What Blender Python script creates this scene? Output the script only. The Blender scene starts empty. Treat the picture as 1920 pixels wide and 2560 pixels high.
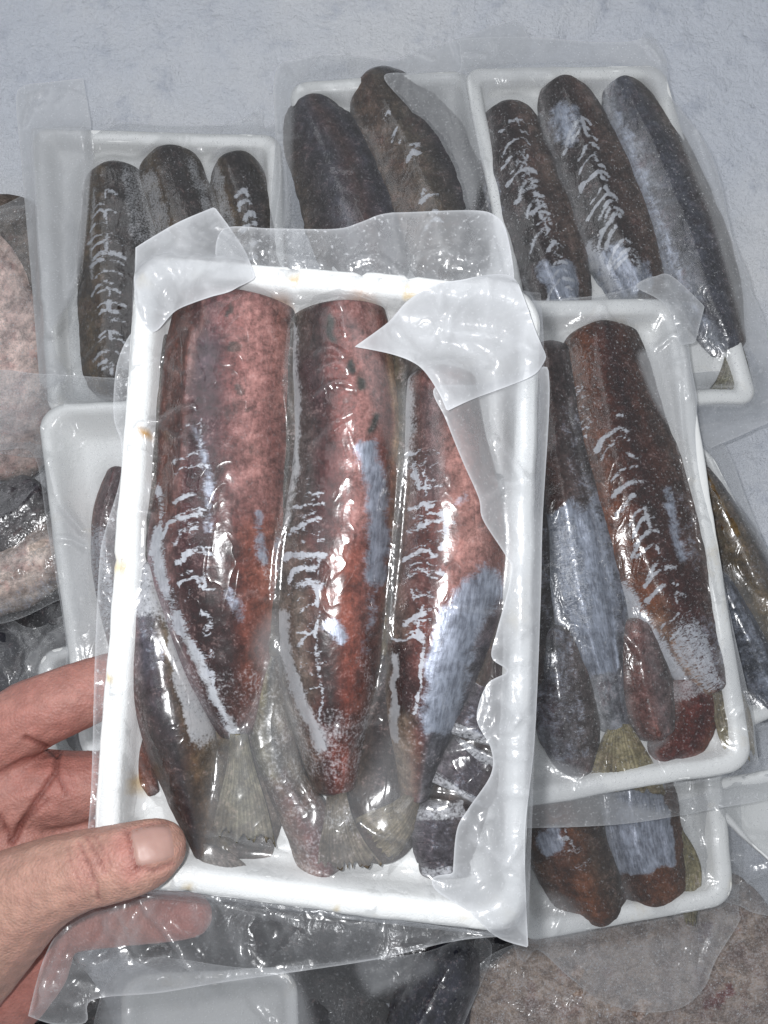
import bpy, bmesh, math, random
import numpy as np
from mathutils import Vector, Matrix, geometry
from mathutils.bvhtree import BVHTree

random.seed(7)
SC = bpy.context.scene
COL = SC.collection

# ------------------------------------------------------------------ camera
PW, PH = 1920.0, 2560.0                       # pixel frame of the photograph
FOV = math.radians(55.0)
FPX = (PH / 2) / math.tan(FOV / 2)
TILT = math.radians(10.0)
CAM = np.array([0.0, -0.10, 0.56])
C_R = np.array([1.0, 0.0, 0.0])
C_F = np.array([0.0, math.sin(TILT), -math.cos(TILT)])
C_U = np.array([0.0, math.cos(TILT), math.sin(TILT)])
cam_d = bpy.data.cameras.new('camera')
cam = bpy.data.objects.new('camera', cam_d)
COL.objects.link(cam)
cam.location = CAM
cam.rotation_euler = (TILT, 0, 0)
cam_d.sensor_fit = 'VERTICAL'
cam_d.angle = FOV
cam_d.clip_start = 0.01
cam_d.clip_end = 50
SC.camera = cam

# ------------------------------------------------------------------ light
world = bpy.data.worlds.new('World')
SC.world = world
world.use_nodes = True
_bg = world.node_tree.nodes['Background']
_bg.inputs[0].default_value = (0.92, 0.955, 1.0, 1)
_bg.inputs[1].default_value = 0.36


def lamp(name, kind, loc, energy, size, color, target=None, size_y=None):
    d = bpy.data.lights.new(name, kind)
    d.energy = energy
    d.color = color
    if kind == 'AREA':
        d.size = size
        if size_y:
            d.shape = 'RECTANGLE'
            d.size_y = size_y
    else:
        d.shadow_soft_size = size
    o = bpy.data.objects.new(name, d)
    COL.objects.link(o)
    o.location = loc
    if target is not None:
        o.rotation_euler = (Vector(target) - Vector(loc)).to_track_quat('-Z', 'Y').to_euler()
    return o


# the phone's flash, beside the lens, and the shop's ceiling tube above the freezer
flash_loc = CAM + C_R * -0.016 + C_U * 0.012 - C_F * 0.002
lamp('flash_lamp', 'POINT', flash_loc, 4.5, 0.005, (0.98, 0.985, 1.0))
lamp('ceiling_tube', 'AREA', (-0.45, 0.55, 1.5), 5.0, 1.4, (0.95, 0.97, 1.0), (0.0, 0.1, 0.0), 0.9)

SC.view_settings.view_transform = 'Standard'
SC.view_settings.look = 'None'
SC.view_settings.exposure = 0.17
SC.view_settings.gamma = 1.0
SC.view_settings.use_curve_mapping = False
SC.cycles.use_denoising = True
SC.cycles.transparent_max_bounces = 16
SC.cycles.max_bounces = 6
SC.cycles.diffuse_bounces = 3
SC.cycles.glossy_bounces = 3
SC.cycles.caustics_reflective = False
SC.cycles.caustics_refractive = False


# ------------------------------------------------------------------ maths helpers
def lin(r, g, b):
    c = np.array([r, g, b], float) / 255.0
    return np.where(c <= 0.04045, c / 12.92, ((c + 0.055) / 1.055) ** 2.4)


def rays(P):
    P = np.atleast_2d(np.asarray(P, float))
    return (C_F[None] + C_R[None] * ((P[:, :1] - PW / 2) / FPX)
            + C_U[None] * ((PH / 2 - P[:, 1:2]) / FPX))


def at(px, py, depth):
    return CAM + rays([(px, py)])[0] * depth


def proj(Wd):
    d = Wd - CAM
    z = d @ C_F
    return np.stack([PW / 2 + FPX * (d @ C_R) / z, PH / 2 - FPX * (d @ C_U) / z], 1), z


class Frame:
    """A flat working frame (a pack lying somewhere): x right, y away, z out of its face."""
    def __init__(s, o, ex, ez):
        s.o = np.asarray(o, float)
        ez = np.asarray(ez, float)
        s.ez = ez / np.linalg.norm(ez)
        ex = np.asarray(ex, float)
        ex = ex - s.ez * (ex @ s.ez)
        s.ex = ex / np.linalg.norm(ex)
        s.ey = np.cross(s.ez, s.ex)
        s.mat = Matrix([[*map(float, (s.ex[i], s.ey[i], s.ez[i], s.o[i]))] for i in range(3)] + [[0, 0, 0, 1]])

    def px(s, P, h=0.0):
        d = rays(P)
        h = np.broadcast_to(np.asarray(h, float), (len(d),))
        t = (h - s.ez @ (CAM - s.o)) / (d @ s.ez)
        w = CAM[None] + d * t[:, None] - s.o[None]
        return np.stack([w @ s.ex, w @ s.ey, h], 1)

    def scale(s, p):
        """metres in one photo pixel at photo point p"""
        l = s.px([p])[0]
        w = s.o + s.ex * l[0] + s.ey * l[1]
        return float(((w - CAM) @ C_F) / FPX)

    def world(s, L):
        return s.o[None] + L[:, :1] * s.ex[None] + L[:, 1:2] * s.ey[None] + L[:, 2:3] * s.ez[None]


def ground_frame(p, z, tx=0.0, ty=0.0):
    """frame whose origin lies on the ray through p at height z; tx, ty tilt its normal (degrees)"""
    d = rays([p])[0]
    o = CAM + d * ((z - CAM[2]) / d[2])
    return Frame(o, (1, 0, 0), (math.tan(math.radians(tx)), math.tan(math.radians(ty)), 1))


def sm(a, b, x):
    t = np.clip((x - a) / (b - a), 0, 1)
    return t * t * (3 - 2 * t)


def bump(x, c, s):
    return np.exp(-((x - c) / s) ** 2)


def _hash(i, j, k, seed):
    h = (i * 374761393 + j * 668265263 + k * 2147483647 + seed * 974634511) & 0xFFFFFFFF
    h = ((h ^ (h >> 13)) * 1274126177) & 0xFFFFFFFF
    h = ((h ^ (h >> 16)) * 2246822519) & 0xFFFFFFFF
    return ((h ^ (h >> 15)) & 0xFFFFFF) / float(0xFFFFFF)


def vnoise(x, y, z=0.0, seed=0):
    x, y = np.asarray(x, float), np.asarray(y, float)
    z = np.broadcast_to(np.asarray(z, float), x.shape)
    i, j, k = (np.floor(a).astype(np.int64) for a in (x, y, z))
    u, v, w = x - i, y - j, z - k
    u, v, w = (t * t * (3 - 2 * t) for t in (u, v, w))
    r = 0
    for a in (0, 1):
        for b in (0, 1):
            for c in (0, 1):
                r = r + _hash(i + a, j + b, k + c, seed) * (u if a else 1 - u) * (v if b else 1 - v) * (w if c else 1 - w)
    return r


def fbm(x, y, z=0.0, seed=0, octaves=4):
    x, y = np.asarray(x, float), np.asarray(y, float)
    s, a, tot = 0, 0.5, 0
    for o in range(octaves):
        s = s + a * vnoise(x * 2 ** o, y * 2 ** o, np.asarray(z) * 2 ** o, seed + o * 17)
        tot += a
        a *= 0.5
    return s / tot


def cr(P, n, closed=False):
    """Catmull-Rom through P (any width of rows), n samples even in the first two columns' arc length"""
    P = np.asarray(P, float)
    Q = np.vstack([P[-1], P, P[0], P[1]]) if closed else np.vstack([2 * P[0] - P[1], P, 2 * P[-1] - P[-2]])
    out = []
    m = len(P) if closed else len(P) - 1
    for i in range(m):
        a, b, c, d = Q[i:i + 4]
        if np.allclose(b, c):
            continue                                     # a doubled point is a sharp corner
        t = np.linspace(0, 1, 24, endpoint=False)[:, None]
        out.append(0.5 * (2 * b + (c - a) * t + (2 * a - 5 * b + 4 * c - d) * t ** 2 + (3 * b - a - 3 * c + d) * t ** 3))
    out = np.vstack(out + [P[:1] if closed else P[-1:]])
    L = np.r_[0, np.cumsum(np.linalg.norm(np.diff(out[:, :2], axis=0), axis=1))]
    t = np.linspace(0, L[-1], n, endpoint=not closed)
    return np.stack([np.interp(t, L, out[:, k]) for k in range(out.shape[1])], 1)


def seg_dist(X, line):
    """distance of points X (n,2) to a polyline (m,2)"""
    best = np.full(len(X), 1e9)
    for a, b in zip(line[:-1], line[1:]):
        d = b - a
        t = np.clip(((X - a) @ d) / max(d @ d, 1e-16), 0, 1)
        best = np.minimum(best, np.linalg.norm(X - a - t[:, None] * d, axis=1))
    return best


def inside(X, poly):
    c = np.zeros(len(X), bool)
    for a, b in zip(poly, np.roll(poly, -1, 0)):
        hit = (a[1] > X[:, 1]) != (b[1] > X[:, 1])
        xx = (b[0] - a[0]) * (X[:, 1] - a[1]) / (b[1] - a[1] + 1e-18) + a[0]
        c ^= hit & (X[:, 0] < xx)
    return c


# ------------------------------------------------------------------ object helpers
def mesh_obj(name, V, F, mat, parent=None, attrs=None, uv=None, matrix=None, smooth=True):
    me = bpy.data.meshes.new(name)
    V = np.asarray(V, float)
    me.from_pydata(V.tolist(), [], F if isinstance(F, list) else F.tolist())
    if smooth:
        me.polygons.foreach_set('use_smooth', np.ones(len(me.polygons), bool))
    for k, a in (attrs or {}).items():
        c = me.color_attributes.new(k, 'FLOAT_COLOR', 'POINT')
        a4 = np.ones((len(V), 4), np.float32)
        a4[:, :a.shape[1]] = a
        c.data.foreach_set('color', a4.ravel())
    if uv is not None:
        l = me.uv_layers.new(name='UVMap')
        idx = np.empty(len(me.loops), np.int32)
        me.loops.foreach_get('vertex_index', idx)
        l.data.foreach_set('uv', np.asarray(uv, np.float32)[idx].ravel())
    me.materials.append(mat)
    o = bpy.data.objects.new(name, me)
    COL.objects.link(o)
    if parent is not None:
        o.parent = parent
    if matrix is not None:
        o.matrix_world = matrix
    return o


def tag(o, label=None, cat=None, group=None, kind=None):
    for k, v in (('label', label), ('category', cat), ('group', group), ('kind', kind)):
        if v:
            o[k] = v
    return o


def grid_faces(n, m, wrap=False):
    i, j = np.meshgrid(np.arange(n - 1), np.arange(m if wrap else m - 1), indexing='ij')
    j2 = (j + 1) % m
    return np.stack([i * m + j, i * m + j2, (i + 1) * m + j2, (i + 1) * m + j], -1).reshape(-1, 4)


# ------------------------------------------------------------------ materials
class NT:
    def __init__(s, name):
        s.m = bpy.data.materials.new(name)
        s.m.use_nodes = True
        s.t = s.m.node_tree
        s.t.nodes.clear()
        s.out = s.n('ShaderNodeOutputMaterial')

    def n(s, typ, props=None, **ins):
        nd = s.t.nodes.new(typ)
        for k, v in (props or {}).items():
            setattr(nd, k, v)
        for k, v in ins.items():
            key = int(k[1:]) if k[0] == '_' and k[1:].isdigit() else k.replace('_', ' ')
            s.set(nd.inputs[key], v)
        return nd

    def set(s, sock, v):
        if isinstance(v, bpy.types.NodeSocket):
            s.t.links.new(v, sock)
        elif isinstance(v, bpy.types.Node):
            s.t.links.new(v.outputs[0], sock)
        elif isinstance(v, (tuple, list, np.ndarray)):
            v = [float(q) for q in v]
            sock.default_value = v + [1.0] if len(v) == 3 and sock.type == 'RGBA' else v
        else:
            sock.default_value = v

    def math(s, op, a, b=0.0, c=0.0, clamp=False):
        nd = s.n('ShaderNodeMath', {'operation': op, 'use_clamp': clamp})
        for i, v in enumerate((a, b, c)):
            s.set(nd.inputs[i], v)
        return nd.outputs[0]

    def ramp(s, x, a, b, lo=0.0, hi=1.0):
        nd = s.n('ShaderNodeMapRange', {'interpolation_type': 'SMOOTHSTEP'})
        for i, v in enumerate((x, a, b, lo, hi)):
            s.set(nd.inputs[i], v)
        return nd.outputs[0]

    def mix(s, f, a, b, mode='MIX'):
        nd = s.n('ShaderNodeMix', {'data_type': 'RGBA', 'blend_type': mode})
        s.set(nd.inputs[0], f)
        s.set(nd.inputs[6], a)
        s.set(nd.inputs[7], b)
        return nd.outputs[2]

    def mixsh(s, f, a, b):
        nd = s.n('ShaderNodeMixShader')
        s.set(nd.inputs[0], f)
        s.set(nd.inputs[1], a)
        s.set(nd.inputs[2], b)
        return nd.outputs[0]

    def noise(s, vec, scale, detail=4.0, rough=0.55, dist=0.0):
        nd = s.n('ShaderNodeTexNoise', Scale=scale, Detail=detail, Roughness=rough, Distortion=dist)
        s.set(nd.inputs['Vector'], vec)
        return nd.outputs[0]

    def attr(s, name):
        return s.n('ShaderNodeAttribute', {'attribute_name': name})

    def obj(s):
        return s.n('ShaderNodeTexCoord').outputs['Object']

    def sep(s, v):
        nd = s.n('ShaderNodeSeparateColor')
        s.set(nd.inputs[0], v)
        return nd.outputs

    def bump(s, h, strength, dist, normal=None):
        nd = s.n('ShaderNodeBump', Strength=strength, Distance=dist)
        s.set(nd.inputs['Height'], h)
        if normal is not None:
            s.set(nd.inputs['Normal'], normal)
        return nd.outputs[0]

    def map(s, vec, scale):
        nd = s.n('ShaderNodeMapping')
        s.set(nd.inputs['Vector'], vec)
        nd.inputs['Scale'].default_value = scale
        return nd.outputs[0]

    def done(s, sh):
        s.t.links.new(sh if isinstance(sh, bpy.types.NodeSocket) else sh.outputs[0], s.out.inputs[0])
        return s.m


def fish_material():
    t = NT('fish_flesh_and_skin')
    base = t.attr('base').outputs['Color']
    mr, mg, mb = t.sep(t.attr('mask').outputs['Color'])[:3]
    uv = t.n('ShaderNodeUVMap', {'uv_map': 'UVMap'}).outputs[0]
    ob = t.obj()
    fib = t.noise(t.map(uv, (220, 900, 1)), 1.0, 3, 0.6)            # fibres along the body
    blot = t.noise(ob, 170, 4, 0.68, 0.6)
    fine = t.noise(ob, 1100, 2, 0.6)
    chev = t.noise(t.map(uv, (900, 420, 1)), 1.0, 4, 0.72, 1.2)
    # flesh
    k = t.math('ADD', t.math('MULTIPLY', fib, 0.45), t.math('MULTIPLY', blot, 1.15))
    k = t.math('ADD', k, t.math('MULTIPLY', t.math('SUBTRACT', fine, 0.5), 0.55))
    sx = t.n('ShaderNodeSeparateXYZ')
    t.set(sx.inputs[0], uv)
    myo = t.math('SINE', t.math('ADD', t.math('ADD', t.math('MULTIPLY', sx.outputs[0], 1500.0), t.math('MULTIPLY', t.math('ABSOLUTE', sx.outputs[1]), 1100.0)), t.math('MULTIPLY', blot, 9.0)))
    myo = t.math('MULTIPLY', myo, t.ramp(chev, 0.40, 0.70, 0.0, 0.11))           # muscle blocks, in chevrons
    k = t.math('ADD', k, myo)
    k = t.ramp(k, 0.40, 1.20, 0.36, 1.56)
    c = t.mix(1.0, base, t.n('ShaderNodeCombineColor', Red=k, Green=k, Blue=k).outputs[0], 'MULTIPLY')
    big = t.noise(ob, 75, 3, 0.6, 0.8)
    c = t.mix(t.ramp(big, 0.38, 0.60, 0.60, 0.0), c, t.mix(1.0, c, (0.38, 0.32, 0.335, 1), 'MULTIPLY'))
    pale = t.math('MULTIPLY', t.ramp(t.math('ADD', t.math('MULTIPLY', blot, 0.6), t.math('MULTIPLY', fine, 0.4)), 0.54, 0.70), 0.30)
    c = t.mix(pale, c, tuple(lin(186, 160, 156)))
    # thin dark skin flecks in the flesh
    fl = t.ramp(t.noise(ob, 120, 6, 0.75, 1.0), 0.68, 0.72)
    c = t.mix(t.math('MULTIPLY', fl, 0.45), c, tuple(lin(60, 52, 55)))
    # silver skin
    sv = t.ramp(t.math('ADD', mr, t.math('MULTIPLY', t.math('SUBTRACT', t.math('ADD', t.math('MULTIPLY', blot, .55), t.math('MULTIPLY', chev, .45)), 0.5), 1.7)), 0.36, 0.80)
    sn = t.ramp(t.math('ADD', t.math('MULTIPLY', fib, 0.55), t.math('MULTIPLY', blot, 0.45)), 0.34, 0.66)
    scol = t.mix(sn, tuple(lin(112, 117, 130)), tuple(lin(178, 186, 202)))
    c = t.mix(t.math('MULTIPLY', sv, 0.93), c, scol)
    # white membrane left on the flesh
    mm = t.ramp(t.math('ADD', mg, t.math('MULTIPLY', t.math('SUBTRACT', chev, 0.5), 2.6)), 0.46, 0.86)
    mcol = t.mix(fib, tuple(lin(150, 152, 162)), tuple(lin(226, 230, 236)))
    c = t.mix(t.math('MULTIPLY', mm, 0.85), c, mcol)
    # frost
    fr = t.ramp(t.math('ADD', mb, t.math('MULTIPLY', t.math('SUBTRACT', t.math('ADD', t.math('MULTIPLY', fine, .6), t.math('MULTIPLY', blot, .4)), 0.5), 1.4)), 0.45, 0.85)
    c = t.mix(t.math('MULTIPLY', fr, 0.62), c, tuple(lin(196, 198, 202)))
    ht = t.math('ADD', t.math('MULTIPLY', mm, 0.5), t.math('ADD', t.math('ADD', t.math('MULTIPLY', fib, 0.6), myo), t.math('MULTIPLY', blot, 0.9)))
    nrm = t.bump(ht, 0.35, 0.0005)
    rough = t.math('SUBTRACT', t.math('ADD', t.math('MULTIPLY', blot, 0.3), 0.36), t.math('MULTIPLY', sv, 0.06))
    p = t.n('ShaderNodeBsdfPrincipled', Base_Color=c, Roughness=rough, Metallic=t.math('MULTIPLY', sv, 0.55), Normal=nrm,
            Specular_IOR_Level=t.math('ADD', t.math('MULTIPLY', sv, 0.25), 0.10))
    return t.done(p)


def film_material():
    """clear vacuum-bag plastic; where the 'film' attribute says so it is frosted and milky"""
    t = NT('vacuum_bag_plastic')
    a = t.sep(t.attr('film').outputs['Color'])
    milk, edge, rime = a[0], a[1], a[2]
    ob = t.obj()
    n2 = t.noise(ob, 800, 1, 0.6)
    speck = t.ramp(n2, 0.66, 0.74)
    n3 = t.noise(t.map(ob, (1.0, 0.55, 1.0)), 120, 2, 0.55, 0.6)
    crk = t.math('POWER', t.math('SUBTRACT', 1.0, t.math('ABSOLUTE', t.math('SUBTRACT', t.math('MULTIPLY', n3, 2.0), 1.0))), 9.0)   # fine wrinkles
    nrm = t.bump(t.math('ADD', t.math('MULTIPLY', crk, 0.45), t.math('MULTIPLY', n2, t.math('ADD', t.math('MULTIPLY', rime, 0.9), 0.10))), 0.4, 0.0006)
    fres = t.n('ShaderNodeFresnel', IOR=1.5)
    t.set(fres.inputs['Normal'], nrm)
    glo = t.n('ShaderNodeBsdfAnisotropic', Color=(1, 1, 1), Roughness=0.20)
    t.set(glo.inputs['Normal'], nrm)
    tr = t.n('ShaderNodeBsdfTransparent', Color=(0.935, 0.94, 0.945))
    clear = t.mixsh(t.math('MINIMUM', t.math('MULTIPLY', fres.outputs[0], 1.15), 0.34), tr, glo)
    dif = t.n('ShaderNodeBsdfDiffuse', Color=tuple(lin(226, 228, 231)), Roughness=0.5)
    tl = t.n('ShaderNodeBsdfTranslucent', Color=tuple(lin(216, 218, 222)))
    white = t.mixsh(0.38, dif, tl)
    gl2 = t.n('ShaderNodeBsdfAnisotropic', Color=(1, 1, 1), Roughness=0.33)
    t.set(gl2.inputs['Normal'], nrm)
    white = t.mixsh(t.math('MULTIPLY', fres.outputs[0], 0.9, clamp=True), white, gl2)
    mk = t.math('MULTIPLY', milk, t.ramp(n3, 0.25, 0.75, 0.86, 1.10))
    mk = t.math('ADD', mk, t.math('MULTIPLY', t.math('MULTIPLY', speck, rime), 0.75))
    mk = t.math('ADD', mk, t.math('MULTIPLY', rime, t.ramp(n2, 0.50, 0.75, 0.0, 0.30)))
    mk = t.math('ADD', mk, edge, clamp=True)
    return t.done(t.mixsh(mk, clear, white))


def foam_material():
    t = NT('white_foam')
    ob = t.obj()
    v = t.n('ShaderNodeTexVoronoi', {'feature': 'DISTANCE_TO_EDGE'}, Scale=520.0)
    t.set(v.inputs['Vector'], ob)
    cell = t.ramp(v.outputs['Distance'], 0.0, 0.12)
    st = t.ramp(t.noise(ob, 26, 5, 0.7, 0.4), 0.56, 0.76)
    c = t.mix(t.math('MULTIPLY', st, 0.65), tuple(lin(240, 241, 240)), tuple(lin(224, 212, 188)))
    c = t.mix(1.0, c, t.attr('stain').outputs['Color'], 'MULTIPLY')
    nrm = t.bump(t.math('ADD', cell, t.math('MULTIPLY', t.noise(ob, 90, 3), 2.0)), 0.16, 0.0005)
    p = t.n('ShaderNodeBsdfPrincipled', Base_Color=c, Roughness=0.42, Normal=nrm, Subsurface_Weight=0.0, Coat_Weight=0.2, Coat_Roughness=0.2)
    p.inputs['Subsurface Radius'].default_value = (0.004, 0.004, 0.004)
    return t.done(p)


def ice_material():
    t = NT('frosted_ice')
    ob = t.obj()
    n0 = t.noise(ob, 5, 5, 0.6, 0.3)
    n1 = t.noise(ob, 38, 6, 0.7)
    n2 = t.noise(ob, 300, 5, 0.75)
    c = t.mix(t.ramp(n0, 0.35, 0.65), tuple(lin(232, 237, 247)), tuple(lin(248, 250, 254)))
    c = t.mix(t.math('MULTIPLY', t.ramp(n1, 0.5, 0.75), 0.7), c, tuple(lin(194, 201, 216)))
    c = t.mix(t.math('MULTIPLY', t.ramp(n2, 0.55, 0.8), 0.6), c, tuple(lin(250, 251, 253)))
    nrm = t.bump(t.math('ADD', t.math('MULTIPLY', n1, 3.5), n2), 1.0, 0.0030)
    rough = t.ramp(t.noise(ob, 1500, 1, 0.5), 0.60, 0.66, 0.55, 0.14)
    p = t.n('ShaderNodeBsdfPrincipled', Base_Color=c, Roughness=rough, Normal=nrm)
    return t.done(p)


def skin_material():
    t = NT('bare_skin')
    ob = t.obj()
    base = t.attr('base').outputs['Color']
    n1 = t.noise(ob, 260, 4, 0.6)
    n2 = t.noise(ob, 1500, 2, 0.6)
    k = t.ramp(n1, 0.3, 0.7, 0.86, 1.12)
    c = t.mix(1.0, base, t.n('ShaderNodeCombineColor', Red=k, Green=k, Blue=k).outputs[0], 'MULTIPLY')
    v = t.n('ShaderNodeTexVoronoi', Scale=1000.0)
    t.set(v.inputs['Vector'], ob)
    nrm = t.bump(t.math('ADD', v.outputs['Distance'], n2), 0.55, 0.0004)
    p = t.n('ShaderNodeBsdfPrincipled', Base_Color=c, Roughness=0.5, Normal=nrm, Specular_IOR_Level=0.3, Subsurface_Weight=0.18)
    p.inputs['Subsurface Radius'].default_value = (0.004, 0.0016, 0.0009)
    return t.done(p)


M_FISH = fish_material()
M_FILM = film_material()
M_FOAM = foam_material()
M_ICE = ice_material()
M_SKIN = skin_material()


# ------------------------------------------------------------------ builders
class Pack:
    def __init__(s, frame, label, group=None, name='fish_pack', out_z=-0.016):
        s.f = frame
        s.root = bpy.data.objects.new(name, None)
        s.root.empty_display_size = 0.02
        COL.objects.link(s.root)
        s.root.matrix_world = frame.mat
        tag(s.root, label, 'fish pack', group)
        s.V, s.F, s.nv = [], [], 0
        s.out_z = out_z
        s.g = None

    def add(s, V, F):
        s.V.append(V)
        s.F += [tuple(q + s.nv for q in f) for f in F.tolist()]
        s.nv += len(V)

    def drape(s, box, step=0.0012, taut=26):
        """height field of film shrunk over tray and fish; box = px polygon around everything"""
        L = s.f.px(box)
        x0, y0 = L[:, :2].min(0) - 0.004
        x1, y1 = L[:, :2].max(0) + 0.004
        xs, ys = np.arange(x0, x1, step), np.arange(y0, y1, step)
        Hh = np.full((len(xs), len(ys)), s.out_z)
        if s.nv:
            bvh = BVHTree.FromPolygons(np.vstack(s.V).tolist(), s.F)
            dn = Vector((0, 0, -1))
            for i, x in enumerate(xs):
                for j, y in enumerate(ys):
                    r = bvh.ray_cast(Vector((x, y, 0.2)), dn)
                    if r[0] is not None:
                        Hh[i, j] = max(r[0].z, s.out_z)
        Fm = Hh.copy()

        def blur(A):
            P = np.pad(A, 1, mode='edge')
            return (P[:-2, 1:-1] + P[2:, 1:-1] + P[1:-1, :-2] + P[1:-1, 2:] + 2 * A) / 6
        for _ in range(taut):
            Fm = np.maximum(blur(Fm), Hh)
        for _ in range(3):
            Fm = blur(Fm)
        Fm = np.maximum(Fm, Hh) + 0.0005
        s.g = (x0, y0, step, Fm, Fm - Hh)

    def sample(s, X, which=3):
        if s.g is None:
            return np.full(len(X), s.out_z if which == 3 else 0.0)
        x0, y0, st = s.g[:3]
        A = s.g[which]
        u = np.clip((X[:, 0] - x0) / st, 0, A.shape[0] - 1.001)
        v = np.clip((X[:, 1] - y0) / st, 0, A.shape[1] - 1.001)
        i, j = u.astype(int), v.astype(int)
        u, v = u - i, v - j
        return A[i, j] * (1 - u) * (1 - v) + A[i + 1, j] * u * (1 - v) + A[i, j + 1] * (1 - u) * v + A[i + 1, j + 1] * u * v


def tray(pack, corners, depth=0.016, rim=0.006, slope=0.006, rad=0.014, notches=(), seed=1, label=None, N=220, stains=()):
    """foam tray from the px corners (TL, TR, BR, BL) of its rim; rim top is z = 0"""
    Q = pack.f.px(corners)[:, :2]
    a = (np.linalg.norm(Q[1] - Q[0]) + np.linalg.norm(Q[2] - Q[3])) / 4
    b = (np.linalg.norm(Q[3] - Q[0]) + np.linalg.norm(Q[2] - Q[1])) / 4
    prof = [(0.014, -depth - 0.004), (0.010, -depth - 0.003), (0.003, -0.006), (0.0004, -0.004), (0, -0.0025), (0.0004, -0.0008), (0.0014, 0),
            (rim * 0.6, 0.0003), (rim, -0.0004), (rim + 0.0012, -0.002), (rim + slope * 0.5, -depth * 0.55),
            (rim + slope * 0.85, -depth * 0.93), (rim + slope + 0.002, -depth), (rim + slope + 0.006, -depth - 0.0001)]

    def ring(d):
        A, B = a - d, b - d
        r = max(rad - d * 0.7, 0.003)
        pts = []
        per = N // 4
        for cx, cy, a0 in ((A - r, B - r, 0), (-A + r, B - r, 90), (-A + r, -B + r, 180), (A - r, -B + r, 270)):
            na = per // 3
            th = np.radians(a0 + np.linspace(0, 90, na, endpoint=False))
            pts.append(np.stack([cx + r * np.cos(th), cy + r * np.sin(th)], 1))
            e0 = np.array([cx + r * math.cos(math.radians(a0 + 90)), cy + r * math.sin(math.radians(a0 + 90))])
            nxt = {0: (-A + r, B), 90: (-A, -B + r), 180: (A - r, -B), 270: (A, B - r)}[a0]
            tt = np.linspace(0, 1, per - na, endpoint=False)[:, None]
            pts.append(e0[None] * (1 - tt) + np.array(nxt)[None] * tt)
        return np.vstack(pts)

    def warp(P):
        u, v = (P[:, :1] / a + 1) / 2, (P[:, 1:] / b + 1) / 2
        return Q[3] * (1 - u) * (1 - v) + Q[2] * u * (1 - v) + Q[1] * u * v + Q[0] * (1 - u) * v
    rings = []
    R0 = ring(0.004)
    R0w = warp(R0)
    nt = np.zeros(len(R0))
    for q in notches:
        l = pack.f.px([q])[0, :2]
        nt = np.maximum(nt, np.exp(-(np.linalg.norm(R0w - l, axis=1) / 0.0011) ** 2))
    wob = (fbm(R0w[:, 0] * 60, R0w[:, 1] * 60, 0, seed) - 0.5)
    for d, z in prof:
        R = ring(d)
        P = warp(R)
        inw = -P / np.linalg.norm(P, axis=1, keepdims=True)
        k = 1.0 if z > -0.01 else 0.3
        P = P + inw * (wob * 0.0022 * k + nt * 0.0011 * k)[:, None]
        zz = z + wob * 0.0014 * k - nt * 0.0012 * k
        rings.append(np.column_stack([P, zz]))
    for f, z in ((0.75, -depth - .0002), (0.5, -depth), (0.25, -depth), (0.02, -depth)):
        R = rings[len(prof) - 1].copy()
        c = R[:, :2].mean(0)
        R[:, :2] = c + (R[:, :2] - c) * f
        R[:, 2] = z
        rings.append(R)
    R = rings[0].copy()
    c = R[:, :2].mean(0)
    R[:, :2] = c + (R[:, :2] - c) * 0.02
    rings.insert(0, R)
    V = np.vstack(rings)
    F = grid_faces(len(rings), len(R0), True)
    pack.add(V, F)
    stn = np.ones((len(V), 3))
    pv, _ = proj(pack.f.world(V))
    nz = fbm(V[:, 0] * 200, V[:, 1] * 200, V[:, 2] * 200, seed + 3)
    for q, r, colr in stains:
        k = sm(.25, .7, np.exp(-(np.linalg.norm(pv - np.array(q), axis=1) / r) ** 2) * (.55 + .9 * nz))[:, None]
        stn = stn * (1 - k) + lin(*colr) * k
    o = mesh_obj('tray', V, F, M_FOAM, pack.root, {'stain': stn})
    if label:
        o['label'] = label
    return o


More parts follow.
